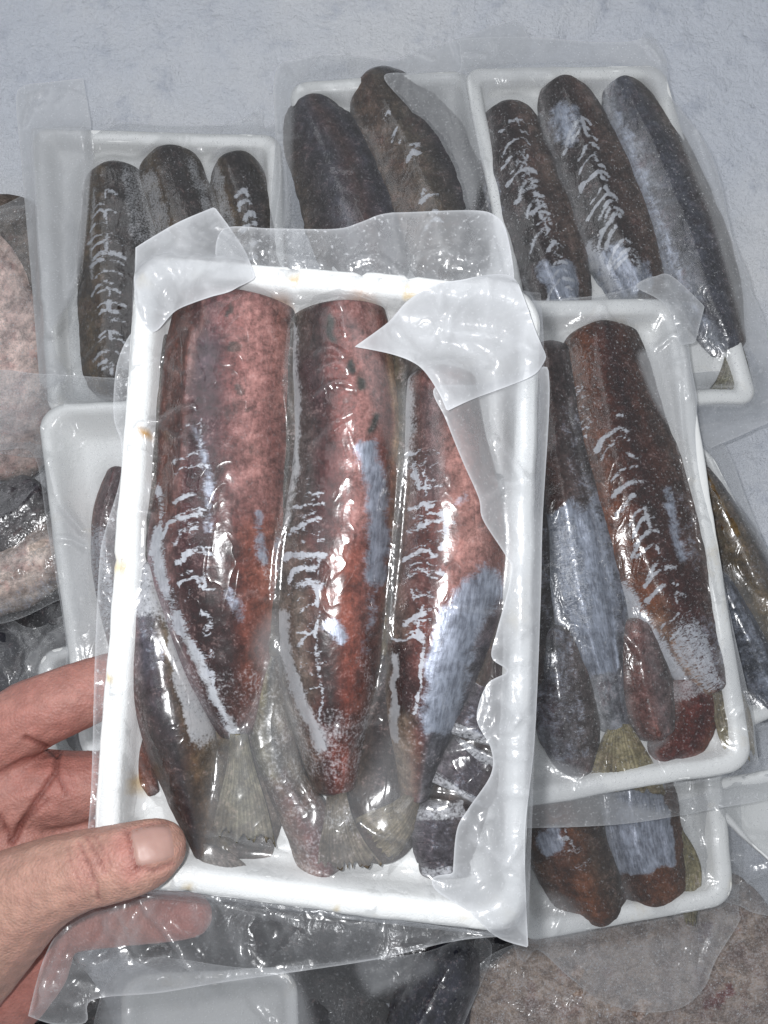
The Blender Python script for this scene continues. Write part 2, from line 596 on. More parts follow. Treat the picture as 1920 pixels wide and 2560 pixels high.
def painter(cols, tail=None, tail_s=(0.6, 0.95), silver=(), stripes=(), frost=(), membrane=(), spots=(), var=0.26, seed=0, fr0=0.0, strokes=(), frame=None, jit=.7):
    ws = [c[0] for c in cols]
    cc = np.array([lin(*c[1]) for c in cols])

    def area(lst, s, w, n):
        m = np.zeros_like(s)
        for (s0, s1, w0, w1, v) in lst:
            e, g = 0.05, 0.13
            q = sm(s0 - e, s0 + e, s + (n - .5) * .10) * (1 - sm(s1 - e, s1 + e, s + (n - .5) * .10))
            q = q * sm(w0 - g, w0 + g, w + (n - .5) * .3) * (1 - sm(w1 - g, w1 + g, w + (n - .5) * .3))
            m = np.maximum(m, q * v)
        return m

    def f(s, w, x, y):
        n = fbm(x * 130, y * 130, 0, seed + 3)
        n2 = fbm(x * 45, y * 45, 0, seed + 5)
        n3 = fbm(s * 34, w * 9, 0, seed + 6)
        n4 = fbm(x * 260, y * 260, 0, seed + 7, 3)
        ww = w + (n2 - 0.5) * 0.35
        base = np.stack([np.interp(ww, ws, cc[:, k]) for k in range(3)], 1)
        if tail is not None:
            k = sm(tail_s[0], tail_s[1], s + (n - 0.5) * 0.3)[:, None]
            tt = np.array([lin(*c[1]) for c in tail])
            tb = np.stack([np.interp(ww, [c[0] for c in tail], tt[:, q]) for q in range(3)], 1)
            base = base * (1 - k) + tb * k
        base = base * ((1 + (n - .5) * 3 * var) * (1 + (n2 - .5) * 2 * var) * (1 + (n3 - .5) * 2.4 * var) * (1 + (n4 - .5) * 2 * var))[:, None]
        dk = sm(.56, .70, n * .6 + n3 * .4)[:, None] * .45
        base = base * (1 - dk * np.array([.75, 1, 1])[None])
        for (ss, sw, rs, rw, col, v) in spots:
            k = np.exp(-(((s - ss + (n - .5) * .05) / rs) ** 2 + ((w - sw + (n4 - .5) * .3 + (n - .5) * .4) / rw) ** 2)) * v
            k = sm(0.30, 0.5, k * (0.4 + 1.1 * n4))[:, None]
            base = base * (1 - k) + lin(*col) * k
        si = area(silver, s, w, n)
        me = area(membrane, s, w, n)
        for (wa, wb, sg, s0, s1, cnt, st, slant) in stripes:
            wc = wa + (wb - wa) * (s - s0) / (s1 - s0)
            ph = s * cnt / (s1 - s0) + slant * np.abs(w - wc) + (n2 - .5) * 1.2 + (n - 0.5) * 0.9
            q = (0.5 + 0.5 * np.sin(2 * np.pi * ph)) ** 2.6
            q = q * (0.35 + 1.0 * vnoise(np.floor(ph) * 3.7, np.sign(w - wc) * 5.3, 0, seed + 8))
            q = np.maximum(q, 0.9 * np.exp(-((w - wc + (n2 - .5) * .3) / .05) ** 2) * sm(.45, .6, fbm(s * 25, w * 3, 0, seed + 1)))
            env = sm(s0 - 0.03, s0 + 0.05, s) * (1 - sm(s1 - 0.05, s1 + 0.03, s))
            me = np.maximum(me, st * env * (0.16 + 0.84 * q) * np.exp(-((w - wc + (n - .5) * .35) / sg) ** 2) * (0.55 + 0.9 * n))
        fr = area(frost, s, w, n) + fr0
        if strokes:
            px, _ = proj(frame.world(np.stack([x, y, np.zeros_like(x)], 1)))
            jx = px + jit * 34 * np.stack([n - .5, n3 - .5], 1) + jit * 20 * (np.stack([n4, fbm(x * 260, y * 260, 4.0, seed, 3)], 1) - .5)
            for kind, line, wd, v in strokes:
                q = np.array(cr(np.array(line, float), 12) if len(line) > 2 else (line if len(line) > 1 else [line[0], (line[0][0] + 1, line[0][1] + 8)]), float)
                k = v * np.exp(-(seg_dist(jx, q) / (wd * (.68 if kind == 'm' else 1))) ** 2)
                if kind == 'm':
                    k = .98 * k * (.15 + 1.3 * n4) * (.5 + 1.0 * n)
                if kind == 's':
                    si = np.maximum(si, k)
                elif kind == 'm':
                    me = np.maximum(me, k)
                elif kind == 'f':
                    fr = np.maximum(fr, k)
                elif kind == '-':
                    si, me, fr = si * (1 - k), me * (1 - k), fr * (1 - k)
                else:
                    k = np.clip(k, 0, 1)[:, None]
                    base = base * (1 - k) + lin(*kind) * (.75 + .5 * n)[:, None] * k
        return base, np.stack([si, me, fr], 1)
    return f


def ribs(path, s0, s1, n, wl, wr, lean=.5, wd=6, val=1.1, seed=0):
    """px strokes for the white rib lines either side of a fish's spine"""
    r = random.Random(seed)
    P = cr(np.array(path, float), 100)[:, :2]
    T = np.gradient(P, axis=0)
    T /= np.linalg.norm(T, axis=1, keepdims=True)
    N = np.stack([-T[:, 1], T[:, 0]], 1)
    out = []
    for i in range(n):
        k = min(98, max(1, int(100 * (s0 + (s1 - s0) * (i + r.uniform(-.3, .3)) / n))))
        for sd, w in ((1, wl), (-1, wr)):
            if w > 0 and r.random() < .82:
                w2, a = w * r.uniform(.5, 1.15), lean * r.uniform(.6, 1.4)
                a0 = P[k] + N[k] * sd * r.uniform(0, .25) * w
                out.append(('m', [tuple(a0), tuple(P[k] + sd * N[k] * w2 * .6 + T[k] * w2 * a * .35), tuple(P[k] + sd * N[k] * w2 + T[k] * w2 * a)], wd * r.uniform(.7, 1.5), val * r.uniform(.7, 1.2)))
        if r.random() < .35:
            out.append(('m', [tuple(P[k]), tuple(P[min(99, k + 4)])], wd * r.uniform(.7, 1.6), val))
    return out


def fish(pack, label, st, H, zb, paint, nl=150, nr=56, ends=(0.5, 0.5), amp=0.0006, crest=0.0, group=None, name='fish', seed=0, power=0.24, rise=0.55, ridge=(), fat=1.06, wob=0.05):
    """headless fish body lofted along px stations (x, y, half width px[, height factor])"""
    st = np.array([list(r) + [1.0] * (4 - len(r)) for r in st], float)
    Cc = cr(st, nl)
    L = pack.f.px(Cc[:, :2], zb + 0.4 * H)[:, :2]
    sc = pack.f.scale(Cc[nl // 2, :2])
    hw = np.maximum(Cc[:, 2], 2) * sc * fat
    hm = Cc[:, 3]
    q_ = np.linspace(0, 5, nl)
    hw = hw * (1 + wob * 2 * (fbm(q_, q_ * 0 + seed, 0, 77) - .5))
    L = L + (wob * .6 * hw.max() * np.stack([fbm(q_, q_ * 0, 1.5 + seed, 78) - .5, q_ * 0], 1))
    d = np.r_[0, np.cumsum(np.linalg.norm(np.diff(L, axis=0), axis=1))]
    s = d / d[-1]
    e0, e1 = ends[0] * hw[0] * 1.0, ends[1] * hw[-1] * 1.0
    cap = np.ones(nl)
    if e0 > 0:
        cap *= np.sqrt(np.clip(1 - np.clip((e0 - d) / e0, 0, 1) ** 2, 0.0004, 1))
    if e1 > 0:
        cap *= np.sqrt(np.clip(1 - np.clip((d - d[-1] + e1) / e1, 0, 1) ** 2, 0.0004, 1))
    T = np.gradient(L, axis=0)
    T /= np.linalg.norm(T, axis=1, keepdims=True)
    Sd = np.stack([-T[:, 1], T[:, 0]], 1)
    nt = int(nr * 0.78)
    ph = np.r_[np.linspace(0, np.pi, nt, endpoint=False), np.linspace(np.pi, 2 * np.pi, nr - nt, endpoint=False)]
    a, b = np.cos(ph), np.sin(ph)
    w = np.sign(a) * np.abs(a) ** 0.9
    top = np.clip(b, 0, None)
    Z = top ** power * (rise + (1 - rise) * (1 - np.abs(w) ** 2.3))
    S2, W2 = np.meshgrid(s, w, indexing='ij')
    cw = (cap * hw)[:, None]
    X = L[:, :1] + Sd[:, :1] * cw * w[None]
    Y = L[:, 1:] + Sd[:, 1:] * cw * w[None]
    hz = (H * hm * cap ** 0.5 * (hw / hw.max()) ** 0.45)[:, None]
    skew = 1 + crest * w[None] * 0.5
    Zz = zb + hz * Z[None] * skew
    n = fbm(X * 170, Y * 170, 0, seed) - 0.5
    n2 = fbm(X * 32, Y * 32, 3.0, seed, 2) - 0.5
    Zz = Zz + (n * amp * 1.1 + n2 * amp * 4.5) * (top[None] > 0.02) * np.minimum(1, hz / 0.004)
    for (w0, sg, hh, s0, s1) in ridge:
        Zz = Zz + hh * bump(W2, w0, sg) * sm(s0, s0 + .08, S2) * (1 - sm(s1 - .08, s1, S2)) * (top[None] > .02)
    V = np.stack([X, Y, Zz], -1).reshape(-1, 3)
    base, mask = paint(S2.ravel(), W2.ravel(), V[:, 0], V[:, 1])
    F = grid_faces(nl, nr, True)
    capf = [list(range(nr))[::-1], [(nl - 1) * nr + i for i in range(nr)]]
    pack.add(V, F)
    c = V.mean(0)
    c[2] = zb
    uv = np.stack([np.broadcast_to(d[:, None], S2.shape).ravel(), (cw * w[None]).ravel()], 1)
    o = mesh_obj(name, V - c, F.tolist() + capf, M_FISH, None, {'base': base, 'mask': mask}, uv, pack.f.mat @ Matrix.Translation(Vector(c)))
    tag(o, label, 'fish', group)
    o_c = c
    return o, o_c


def fin(pack, body, left, right, z, col=((92, 86, 66), (150, 142, 112)), n=46, m=40, seed=0, cup=0.002, thick=0.0006, frost=0.3):
    """tail fin: rays fanned between two px edge lines, root first; a part of its fish"""
    o, c = body
    Lp = cr(np.array(left, float), n)
    Rp = cr(np.array(right, float), n)
    u = np.linspace(0, 1, m)
    P = Lp[:, None] * (1 - u)[None, :, None] + Rp[:, None] * u[None, :, None]
    s = np.linspace(0, 1, n)[:, None] * np.ones((1, m))
    U = np.ones((n, 1)) * u[None]
    nz = vnoise(U * 26, s * 1.2, 0, seed)
    D = (Lp[-1] + Rp[-1]) / 2 - (Lp[0] + Rp[0]) / 2
    P = P + D[None, None] * (s ** 3 * (nz - 0.6) * 0.16)[..., None]            # ragged end
    rays_ = np.sin(U * 2 * np.pi * 13 + nz * 2)
    zz = z + cup * (1 - (2 * U - 1) ** 2) + 0.00025 * rays_ * s + 0.0018 * (fbm(U * 3, s * 3, 0, seed) - .5)
    L = pack.f.px(P.reshape(-1, 2), zz.ravel())
    pack.add(L, grid_faces(n, m))
    lo = L.copy()
    lo[:, 2] -= thick
    V = np.vstack([L, lo])
    k = n * m
    F = grid_faces(n, m)
    F2 = (F + k)[:, ::-1]
    b = [i for i in range(m)] + [i * m + m - 1 for i in range(1, n)] + [(n - 1) * m + j for j in range(m - 2, -1, -1)] + [i * m for i in range(n - 2, 0, -1)]
    side = [[p, p + k, q + k, q] for p, q in zip(b, b[1:] + b[:1])]
    t = (0.5 + 0.5 * rays_) * 0.5 + 0.5 * fbm(U * 40, s * 5, 0, seed)
    base = (lin(*col[0])[None] * (1 - t.reshape(-1, 1)) + lin(*col[1])[None] * t.reshape(-1, 1))
    base = base * (0.75 + 0.6 * fbm(L[:, 0] * 90, L[:, 1] * 90, 0, seed + 9))[:, None]
    fr = np.clip(frost + 0.8 * (fbm(L[:, 0] * 70, L[:, 1] * 70, 0, seed + 4) - 0.5), 0, 1)
    mask = np.stack([0 * fr, 0 * fr, fr], 1)
    uv = np.stack([s.ravel() * 0.03, U.ravel() * 0.02], 1)
    return mesh_obj('tail_fin', V - c, F.tolist() + F2.tolist() + side, M_FISH, o,
                    {'base': np.vstack([base, base]), 'mask': np.vstack([mask, mask])}, np.vstack([uv, uv]))


def film(pack, outline, name='bag_film', spacing=0.002, milk0=0.03, milk=(), creases=(), lift=0.0, wave=(0.0006, 60), gap=0.0,
         rime=0.25, edge=0.22, flat=None, lifts=(), seed=0, label=None, sharp=False, auto=14):
    """sheet of bag plastic draped over its pack; outline, milky areas and creases in px"""
    fr = pack.f

    def zf(X):
        z = pack.sample(X) if flat is None else np.full(len(X), float(flat))
        z = z + lift + wave[0] * 2 * (fbm(X[:, 0] * wave[1], X[:, 1] * wave[1], 0, seed, 3) - 0.5)
        for poly, hgt, soft in lifts_l:
            dd = seg_dist(X, np.vstack([poly, poly[:1]]))
            z = z + hgt * sm(-soft, soft, np.where(inside(X, poly), dd, -dd))
        for ln, wd, hg in cre_l:
            z = z + hg * np.exp(-(seg_dist(X, ln) / wd) ** 2)
        return z
    ref = float(np.median(pack.sample(fr.px(outline)[:, :2]))) + lift if flat is None else flat + lift
    cre_l = [(fr.px(cr(np.array(l, float), 16) if len(l) > 2 else l, ref)[:, :2], wd, hg) for l, wd, hg in creases]
    lifts_l = [(fr.px(p, ref)[:, :2], hg, so) for p, hg, so in lifts]
    O = np.array(outline, float)
    per = np.linalg.norm(np.diff(np.vstack([O, O[:1]]), axis=0), axis=1).sum() * fr.scale(O.mean(0))
    nb = max(40, int(per / (spacing * 0.8)))
    if sharp:
        Q = np.vstack([O, O[:1]])
        Ld = np.r_[0, np.cumsum(np.linalg.norm(np.diff(Q, axis=0), axis=1))]
        t = np.linspace(0, Ld[-1], nb, endpoint=False)
        B = np.stack([np.interp(t, Ld, Q[:, i]) for i in (0, 1)], 1)
    else:
        B = cr(O, nb, True)
    rg = np.random.default_rng(seed + 100)
    B0 = fr.px(B, ref)[:, :2]
    for _ in range(auto):                                          # tension wrinkles running in from the edge
        i = rg.integers(nb)
        tn = B0[(i + 2) % nb] - B0[i - 2]
        nn = np.array([-tn[1], tn[0]]) / (np.linalg.norm(tn) + 1e-9)
        if not inside((B0[i] + nn * .003)[None], B0)[0]:
            nn = -nn
        an = rg.uniform(-.7, .7)
        dv = np.array([nn[0] * math.cos(an) - nn[1] * math.sin(an), nn[0] * math.sin(an) + nn[1] * math.cos(an)])
        p0 = B0[i] + nn * rg.uniform(0, .008)
        ln = rg.uniform(.006, .020)
        p1 = p0 + dv * ln * .5 + rg.normal(0, .0008, 2)
        cre_l.append((np.array([p0, p1, p0 + dv * ln]), rg.uniform(.0007, .0014), rg.uniform(.0006, .0016)))
    h = np.full(nb, ref)
    for _ in range(4):
        L = fr.px(B, h)[:, :2]
        h = 0.5 * h + 0.5 * zf(L)
    L = fr.px(B, h)[:, :2]
    ctr = np.roll(L, -1, 0) - np.roll(L, 1, 0)
    nrm = np.stack([-ctr[:, 1], ctr[:, 0]], 1)
    nrm /= np.linalg.norm(nrm, axis=1, keepdims=True) + 1e-12
    area = 0.5 * np.sum(L[:, 0] * np.roll(L[:, 1], -1) - np.roll(L[:, 0], -1) * L[:, 1])
    if area < 0:
        nrm = -nrm
    loop = np.vstack([L, L[:1]])
    off = L + nrm * 0.0007
    off = off[inside(off, L)]
    off = off[seg_dist(off, loop) > 0.0005]
    x0, y0 = L.min(0)
    x1, y1 = L.max(0)
    gx, gy = np.meshgrid(np.arange(x0, x1, spacing), np.arange(y0, y1, spacing * 0.87))
    gx = gx + (np.arange(gx.shape[0]) % 2)[:, None] * spacing * 0.5
    G = np.stack([gx.ravel(), gy.ravel()], 1)
    G = G + (np.random.default_rng(seed).random(G.shape) - 0.5) * spacing * 0.25
    G = G[inside(G, L)]
    G = G[seg_dist(G, loop) > max(0.0012, spacing * 0.6)]
    allp = np.vstack([L, off, G])
    r = geometry.delaunay_2d_cdt([Vector(p) for p in allp], [], [list(range(nb))], 1, 1e-7)
    X = np.array([tuple(v) for v in r[0]])
    F = [list(f) for f in r[2]]
    z = zf(X)
    V = np.column_stack([X, z])
    mk = np.full(len(X), milk0)
    if gap:
        mk = mk + gap * sm(0.0015, 0.006, pack.sample(X, 4)) * (pack.sample(X) > pack.out_z + 0.004)
    for it in milk:
        poly, val, soft = it[:3]
        P = fr.px(cr(np.array(poly, float), 70, True), ref)[:, :2]
        dd = seg_dist(X, np.vstack([P, P[:1]]))
        k = sm(-soft, soft, np.where(inside(X, P), dd, -dd))
        mk = mk * (1 - k) + val * k
    dd = seg_dist(X, loop)
    ed = edge * np.exp(-(dd / 0.0006) ** 2)
    for ln, wd, hg in cre_l:
        mk = mk + 0.06 * np.exp(-(seg_dist(X, ln) / wd) ** 2)
    rm = np.clip(rime * (0.4 + 1.2 * fbm(X[:, 0] * 50, X[:, 1] * 50, 0, seed + 2)), 0, 1)
    o = mesh_obj(name, V, F, M_FILM, pack.root, {'film': np.stack([np.clip(mk, 0, 0.95), ed, rm], 1)})
    if label:
        o['label'] = label
    return o


# ------------------------------------------------------------------ the frosted freezer floor
def build_floor():
    ax = np.r_[np.linspace(-2.5, -0.42, 26), np.linspace(-0.417, 0.417, 300), np.linspace(0.42, 2.5, 26)]
    ay = np.r_[np.linspace(-2.0, -0.36, 22), np.linspace(-0.357, 0.45, 290), np.linspace(0.453, 2.6, 26)]
    X, Y = np.meshgrid(ax, ay, indexing='ij')
    Z = 0.010 * (fbm(X * 5, Y * 5, 0, 11, 3) - 0.5) + 0.0055 * (fbm(X * 40, Y * 40, 0, 12) - 0.5)
    Z += 0.0060 * np.clip(fbm(X * 90, Y * 90, 0, 13, 3) - 0.52, 0, 1)
    g = Frame((0, 0, 0), (1, 0, 0), (0, 0, 1))
    Xf = np.stack([X.ravel(), Y.ravel()], 1)
    for ln, d in (([(1395, 130), (1425, 70), (1450, 0)], 0.0035), ([(1478, 95), (1505, 45), (1535, -10)], 0.0035), ([(1440, 100), (1470, 30)], 0.002),
                  ([(0, 60), (40, 200), (60, 330)], 0.002)):
        l = g.px(ln)[:, :2]
        Z -= (d * np.exp(-(seg_dist(Xf, l) / 0.003) ** 2)).reshape(Z.shape)
    V = np.stack([X, Y, Z], -1).reshape(-1, 3)
    o = mesh_obj('floor', V, grid_faces(len(ax), len(ay)), M_ICE)
    tag(o, kind='structure')


build_floor()


# ------------------------------------------------------------------ the held pack
_t, _b = at(845, 690, 0.318), at(770, 2265, 0.302)
_ey = (_t - _b) / np.linalg.norm(_t - _b)
_l, _r = at(300, 1450, 0.3105), at(1345, 1510, 0.3100)
_ez = np.cross(_r - _l, _ey)
FP = Pack(Frame(at(800, 1480, 0.310), _r - _l, _ez), 'white foam tray of red-fleshed fish in a frosty vacuum bag, held in a hand', out_z=-0.009)
tray(FP, [(338, 630), (1356, 716), (1312, 2345), (222, 2208)], depth=0.016, rim=0.0068, slope=0.0050, rad=0.013, seed=3, N=420,
     notches=[(735, 690), (1020, 722), (900, 705), (1335, 1840), (1345, 1270), (840, 2275), (962, 2290), (470, 2215), (280, 1700), (305, 1400), (330, 1000)],
     stains=[((368, 1085), 15, (218, 168, 100)), ((352, 700), 22, (232, 214, 170)), ((735, 700), 16, (236, 214, 176)), ((1022, 735), 18, (234, 212, 174)), ((300, 1420), 26, (236, 220, 186)), ((275, 1700), 11, (232, 208, 160)), ((470, 2215), 16, (236, 220, 190)), ((840, 2270), 12, (238, 224, 196)),
             ((700, 770), 40, (230, 196, 176)), ((900, 775), 50, (234, 204, 184)), ((345, 1960), 26, (236, 214, 176))])
ZB = -0.0158
GF = 'fish in the held tray'
p_f1 = painter([(-1, (84, 42, 30)), (-.66, (112, 62, 48)), (-.54, (150, 112, 104)), (-.42, (92, 64, 66)), (-.12, (82, 44, 46)), (.12, (120, 78, 76)), (.4, (150, 110, 106)), (.75, (128, 88, 80)), (1, (100, 68, 60))],
               tail=[(-1, (150, 140, 146)), (-.55, (118, 88, 86)), (-.3, (58, 24, 24)), (.2, (70, 26, 24)), (.5, (120, 56, 40)), (.75, (150, 100, 84)), (1, (96, 70, 58))], tail_s=(.38, .72),
               stripes=[(-.3, -.3, .34, .24, .6, 11, .42, .5)],
               
               
               frost=[(0, .3, .1, .8, .22), (.8, 1, -1, 1, .5)],
               spots=[(.06, .1, .012, .05, (58, 55, 52), 1), (.15, .25, .014, .14, (62, 56, 52), 1), (.24, .38, .010, .10, (66, 56, 54), 1), (.27, .42, .008, .12, (60, 54, 52), 1), (.36, .55, .012, .10, (70, 64, 60), 1)], strokes=ribs([(505, 1060), (515, 1200), (522, 1350), (530, 1480)], 0, 1, 12, 70, 16, .22, 5.5, 1.0, 31) + [((92, 48, 34), [(450, 790), (430, 1000), (412, 1250)], 46, .9), ((150, 112, 106), [(520, 755), (488, 900), (462, 1100), (448, 1250)], 9, .7), ((78, 66, 74), [(530, 880), (510, 1000), (500, 1150)], 36, .75),
                        ((38, 12, 13), [(515, 1380), (525, 1520), (560, 1680), (592, 1830)], 72, .95), ((132, 80, 66), [(640, 1330), (645, 1480), (630, 1680), (615, 1780)], 34, .7), ((158, 112, 106), [(650, 780), (662, 1000), (650, 1250)], 48, .8), ((62, 30, 33), [(505, 1000), (492, 1180), (505, 1400)], 46, .75),
                        ('m', [(392, 1225), (396, 1290), (402, 1340)], 24, 1.2), ('m', [(392, 1330), (400, 1420), (425, 1490), (458, 1570)], 34, 1.2), ('m', [(458, 1570), (506, 1655), (552, 1775), (585, 1850)], 26, 1.1),
                        ('m', [(440, 1156), (470, 1145), (500, 1142)], 9, 1.1), ('m', [(440, 1252), (465, 1244), (490, 1246)], 10, 1.1), ('m', [(416, 1330), (430, 1312), (462, 1304), (510, 1290)], 13, 1.2), ('m', [(440, 1365), (470, 1330), (500, 1325)], 10, 1.),
                        ('m', [(450, 1410), (490, 1385), (540, 1392), (560, 1400)], 12, 1.1), ('m', [(460, 1440), (490, 1430)], 9, 1.), ('m', [(470, 1500), (490, 1480)], 9, .9),
                        ('s', [(496, 1080), (516, 1144), (527, 1193), (527, 1250), (534, 1331)], 22, .62), ('m', [(512, 1060), (505, 1100), (520, 1120)], 8, .9), ('m', [(530, 1210), (522, 1250), (540, 1270)], 9, .9), ('m', [(505, 1450), (530, 1472), (558, 1477)], 9, 1.1), ('m', [(515, 1530), (528, 1552), (520, 1580)], 15, 1.1), ('m', [(532, 1630), (534, 1650)], 11, 1.1),
                        ('m', [(534, 1680), (540, 1710)], 13, 1.1), ('s', [(650, 1290), (658, 1400)], 20, .6), ('s', [(580, 1480), (600, 1540)], 24, .6), ('s', [(690, 1340), (696, 1420)], 16, .55), ('f', [(660, 1400), (690, 1500), (680, 1600)], 26, .5), ('f', [(580, 1850), (560, 1780), (470, 1600)], 18, .9)], frame=FP.f, seed=21)
f1 = fish(FP, 'widest red fish in the held tray, white membrane ribs down one side',
          [(588, 738, 144), (574, 850, 158), (564, 1000, 166), (554, 1200, 166), (540, 1400, 162), (552, 1600, 134), (578, 1750, 84), (594, 1850, 40)],
          0.0225, ZB, p_f1, 380, 130, (.10, .3), group=GF, seed=5, ridge=[(-.52, .05, .0009, .05, .5)])
fin(FP, f1, [(575, 1835), (566, 1920), (545, 2010), (530, 2080)], [(618, 1835), (640, 1930), (668, 2020), (690, 2110)], -0.003, ((70, 66, 54), (128, 122, 104)), seed=3)

p_f2 = painter([(-1, (112, 106, 100)), (-.72, (84, 74, 70)), (-.4, (82, 58, 58)), (-.12, (116, 64, 60)), (.2, (146, 100, 96)), (.55, (134, 94, 88)), (.8, (116, 64, 52)), (1, (116, 84, 64))],
               tail=[(-1, (128, 122, 112)), (-.5, (110, 88, 78)), (-.1, (84, 36, 30)), (.4, (128, 62, 46)), (.8, (90, 62, 56)), (1, (96, 82, 70))], tail_s=(.40, .80),
               stripes=[(-.6, -.55, .28, .3, .86, 13, .45, .4)],
               
               
               frost=[(.02, .5, -1.1, -.78, .75), (.1, .25, .0, .5, .28), (.8, 1, -1, 1, .55)],
               strokes=ribs([(800, 1230), (798, 1400), (796, 1560), (805, 1740)], 0, 1, 16, 60, 14, .12, 5, .95, 32) + [((98, 92, 90), [(745, 880), (762, 1000), (772, 1120), (770, 1230)], 42, .9), ('f', [(726, 800), (724, 900), (738, 1000), (738, 1180)], 13, 1.), ((74, 52, 58), [(770, 920), (790, 1000)], 30, .7), ((154, 110, 104), [(900, 780), (925, 950), (930, 1120), (900, 1300)], 44, .75), ((66, 36, 38), [(800, 1000), (810, 1180), (812, 1350)], 30, .7),
                        ('m', [(735, 1272), (770, 1264), (812, 1270)], 9, 1.1), ('m', [(722, 1335), (750, 1312), (800, 1302)], 12, 1.2), ('m', [(716, 1396), (750, 1384), (812, 1392)], 14, 1.2), ('m', [(720, 1452), (745, 1425), (790, 1420)], 12, 1.2), ('m', [(724, 1480), (760, 1462), (806, 1470)], 18, 1.2),
                        ('m', [(806, 1480), (796, 1560), (794, 1640), (806, 1720), (802, 1800)], 8, 1.1), ('m', [(735, 1540), (760, 1520)], 10, 1.), ('m', [(745, 1620), (770, 1590)], 8, .9), ('f', [(700, 1540), (712, 1640), (760, 1760), (800, 1860)], 24, 1.), ((120, 106, 96), [(730, 1500), (750, 1620), (775, 1720)], 32, .8),
                        ((132, 68, 50), [(880, 1380), (860, 1500), (840, 1640)], 40, .7), ((40, 14, 13), [(810, 1560), (816, 1680), (830, 1800)], 36, .95), ((74, 38, 38), [(830, 1150), (820, 1260), (815, 1340)], 36, .6),
                        ('s', [(925, 1130), (940, 1220), (950, 1330), (938, 1440)], 36, .95), ('s', [(830, 1560), (850, 1590)], 26, .8), ('s', [(930, 1500), (920, 1620)], 30, .5), ('f', [(900, 1640), (930, 1740), (880, 1850)], 34, .5), ((140, 118, 92), [(965, 830), (990, 1000), (1000, 1150)], 13, .8),
                        ((58, 58, 54), [(826, 812), (824, 838), (832, 850)], 11, 1.3), ((58, 58, 56), [(882, 918), (888, 936)], 11, 1.3), ((60, 58, 54), [(908, 958), (904, 975)], 11, 1.3), ((64, 60, 56), [(936, 1045), (926, 1080)], 9, 1.3), ((70, 68, 70), [(930, 1120), (918, 1160)], 9, 1.2)], frame=FP.f, seed=31)
f2 = fish(FP, 'middle red fish of the held tray, gleaming flank and a frosted seam along its back',
          [(845, 768, 116), (856, 900, 130), (868, 1100, 134), (848, 1300, 142), (828, 1500, 138), (824, 1700, 120), (828, 1850, 88), (838, 1990, 52)],
          0.0225, ZB, p_f2, 380, 120, (.10, .3), group=GF, seed=6, ridge=[(.82, .06, -.0012, .05, .5)])
fin(FP, f2, [(818, 1960), (812, 2040), (800, 2110), (795, 2170)], [(862, 1960), (880, 2040), (915, 2110), (955, 2160)], -0.004, ((62, 52, 46), (112, 104, 88)), seed=4)

p_f3 = painter([(-1, (128, 118, 110)), (-.6, (104, 72, 66)), (-.3, (94, 56, 52)), (.1, (142, 96, 88)), (.5, (154, 114, 106)), (1, (116, 78, 68))],
               tail=[(-1, (150, 136, 118)), (-.5, (104, 52, 44)), (0, (80, 34, 30)), (.3, (98, 96, 102)), (1, (62, 60, 66))], tail_s=(.50, .78),
               stripes=[(-.5, -.4, .3, .18, .66, 12, .5, .3)],
               
               
               frost=[(.0, .3, -1.1, -.6, .6), (.70, 1, -1, 1, .42)], strokes=ribs([(1060, 1120), (1070, 1300), (1060, 1480), (1050, 1620)], 0, 1, 14, 44, 40, .2, 5.5, .95, 33) + [('f', [(1020, 930), (1014, 1060), (1012, 1180)], 26, .9), ((84, 72, 74), [(1075, 1000), (1085, 1120), (1080, 1230)], 36, .7), ('m', [(1022, 1272), (1050, 1262), (1082, 1268)], 12, 1.2), ('m', [(1018, 1330), (1060, 1312), (1130, 1302)], 14, 1.2), ('m', [(1106, 1290), (1112, 1330), (1104, 1372)], 14, 1.3),
                        ('m', [(1012, 1402), (1050, 1384), (1090, 1388)], 12, 1.2), ('m', [(1018, 1442), (1060, 1428), (1112, 1434)], 9, 1.), ('m', [(1010, 1560), (1035, 1545), (1062, 1530)], 12, 1.2), ('m', [(1030, 1480), (1070, 1485)], 9, 1.), ('m', [(1058, 1585), (1052, 1680), (1036, 1785)], 10, 1.2), ('m', [(985, 1600), (1060, 1590)], 8, 1.),
                        ('m', [(1040, 1160), (1050, 1220)], 12, .9), ((38, 13, 14), [(1000, 1620), (1005, 1700), (1010, 1780)], 40, .95), ((84, 44, 42), [(1030, 1350), (1030, 1480)], 50, .55), ((162, 118, 110), [(1150, 1100), (1195, 1280), (1185, 1420)], 44, .85), ('-', [(1170, 1250), (1190, 1400)], 34, .8),
                        ('s', [(1215, 1470), (1160, 1540), (1130, 1650), (1105, 1790)], 60, 1.1), ('s', [(1130, 1540), (1110, 1600), (1090, 1680)], 34, 1.2), ((72, 74, 84), [(1235, 1500), (1190, 1650), (1120, 1800)], 60, .8), ('-', [(1240, 1560), (1180, 1740)], 22, .6),
                        ((138, 122, 104), [(1005, 1820), (1008, 1900), (1010, 1970)], 32, .9), ('f', [(985, 1640), (985, 1760), (990, 1850)], 14, 1.), ('s', [(1120, 1280), (1160, 1240)], 16, .5)], frame=FP.f, seed=41)
f3 = fish(FP, 'held fish with blue-silver skin on its tail half, partly under the bag strip',
          [(1098, 915, 88), (1108, 1100, 108), (1130, 1300, 134), (1120, 1480, 138), (1086, 1640, 122), (1058, 1790, 92), (1044, 1920, 54), (1036, 2010, 34)],
          0.0220, ZB, p_f3, 380, 120, (.4, .3), group=GF, seed=7)
fin(FP, f3, [(1012, 1985), (975, 2010), (925, 2030), (885, 2050)], [(1050, 2000), (1040, 2060), (1010, 2120), (980, 2150)], -0.006, ((70, 62, 48), (118, 108, 88)), seed=8)

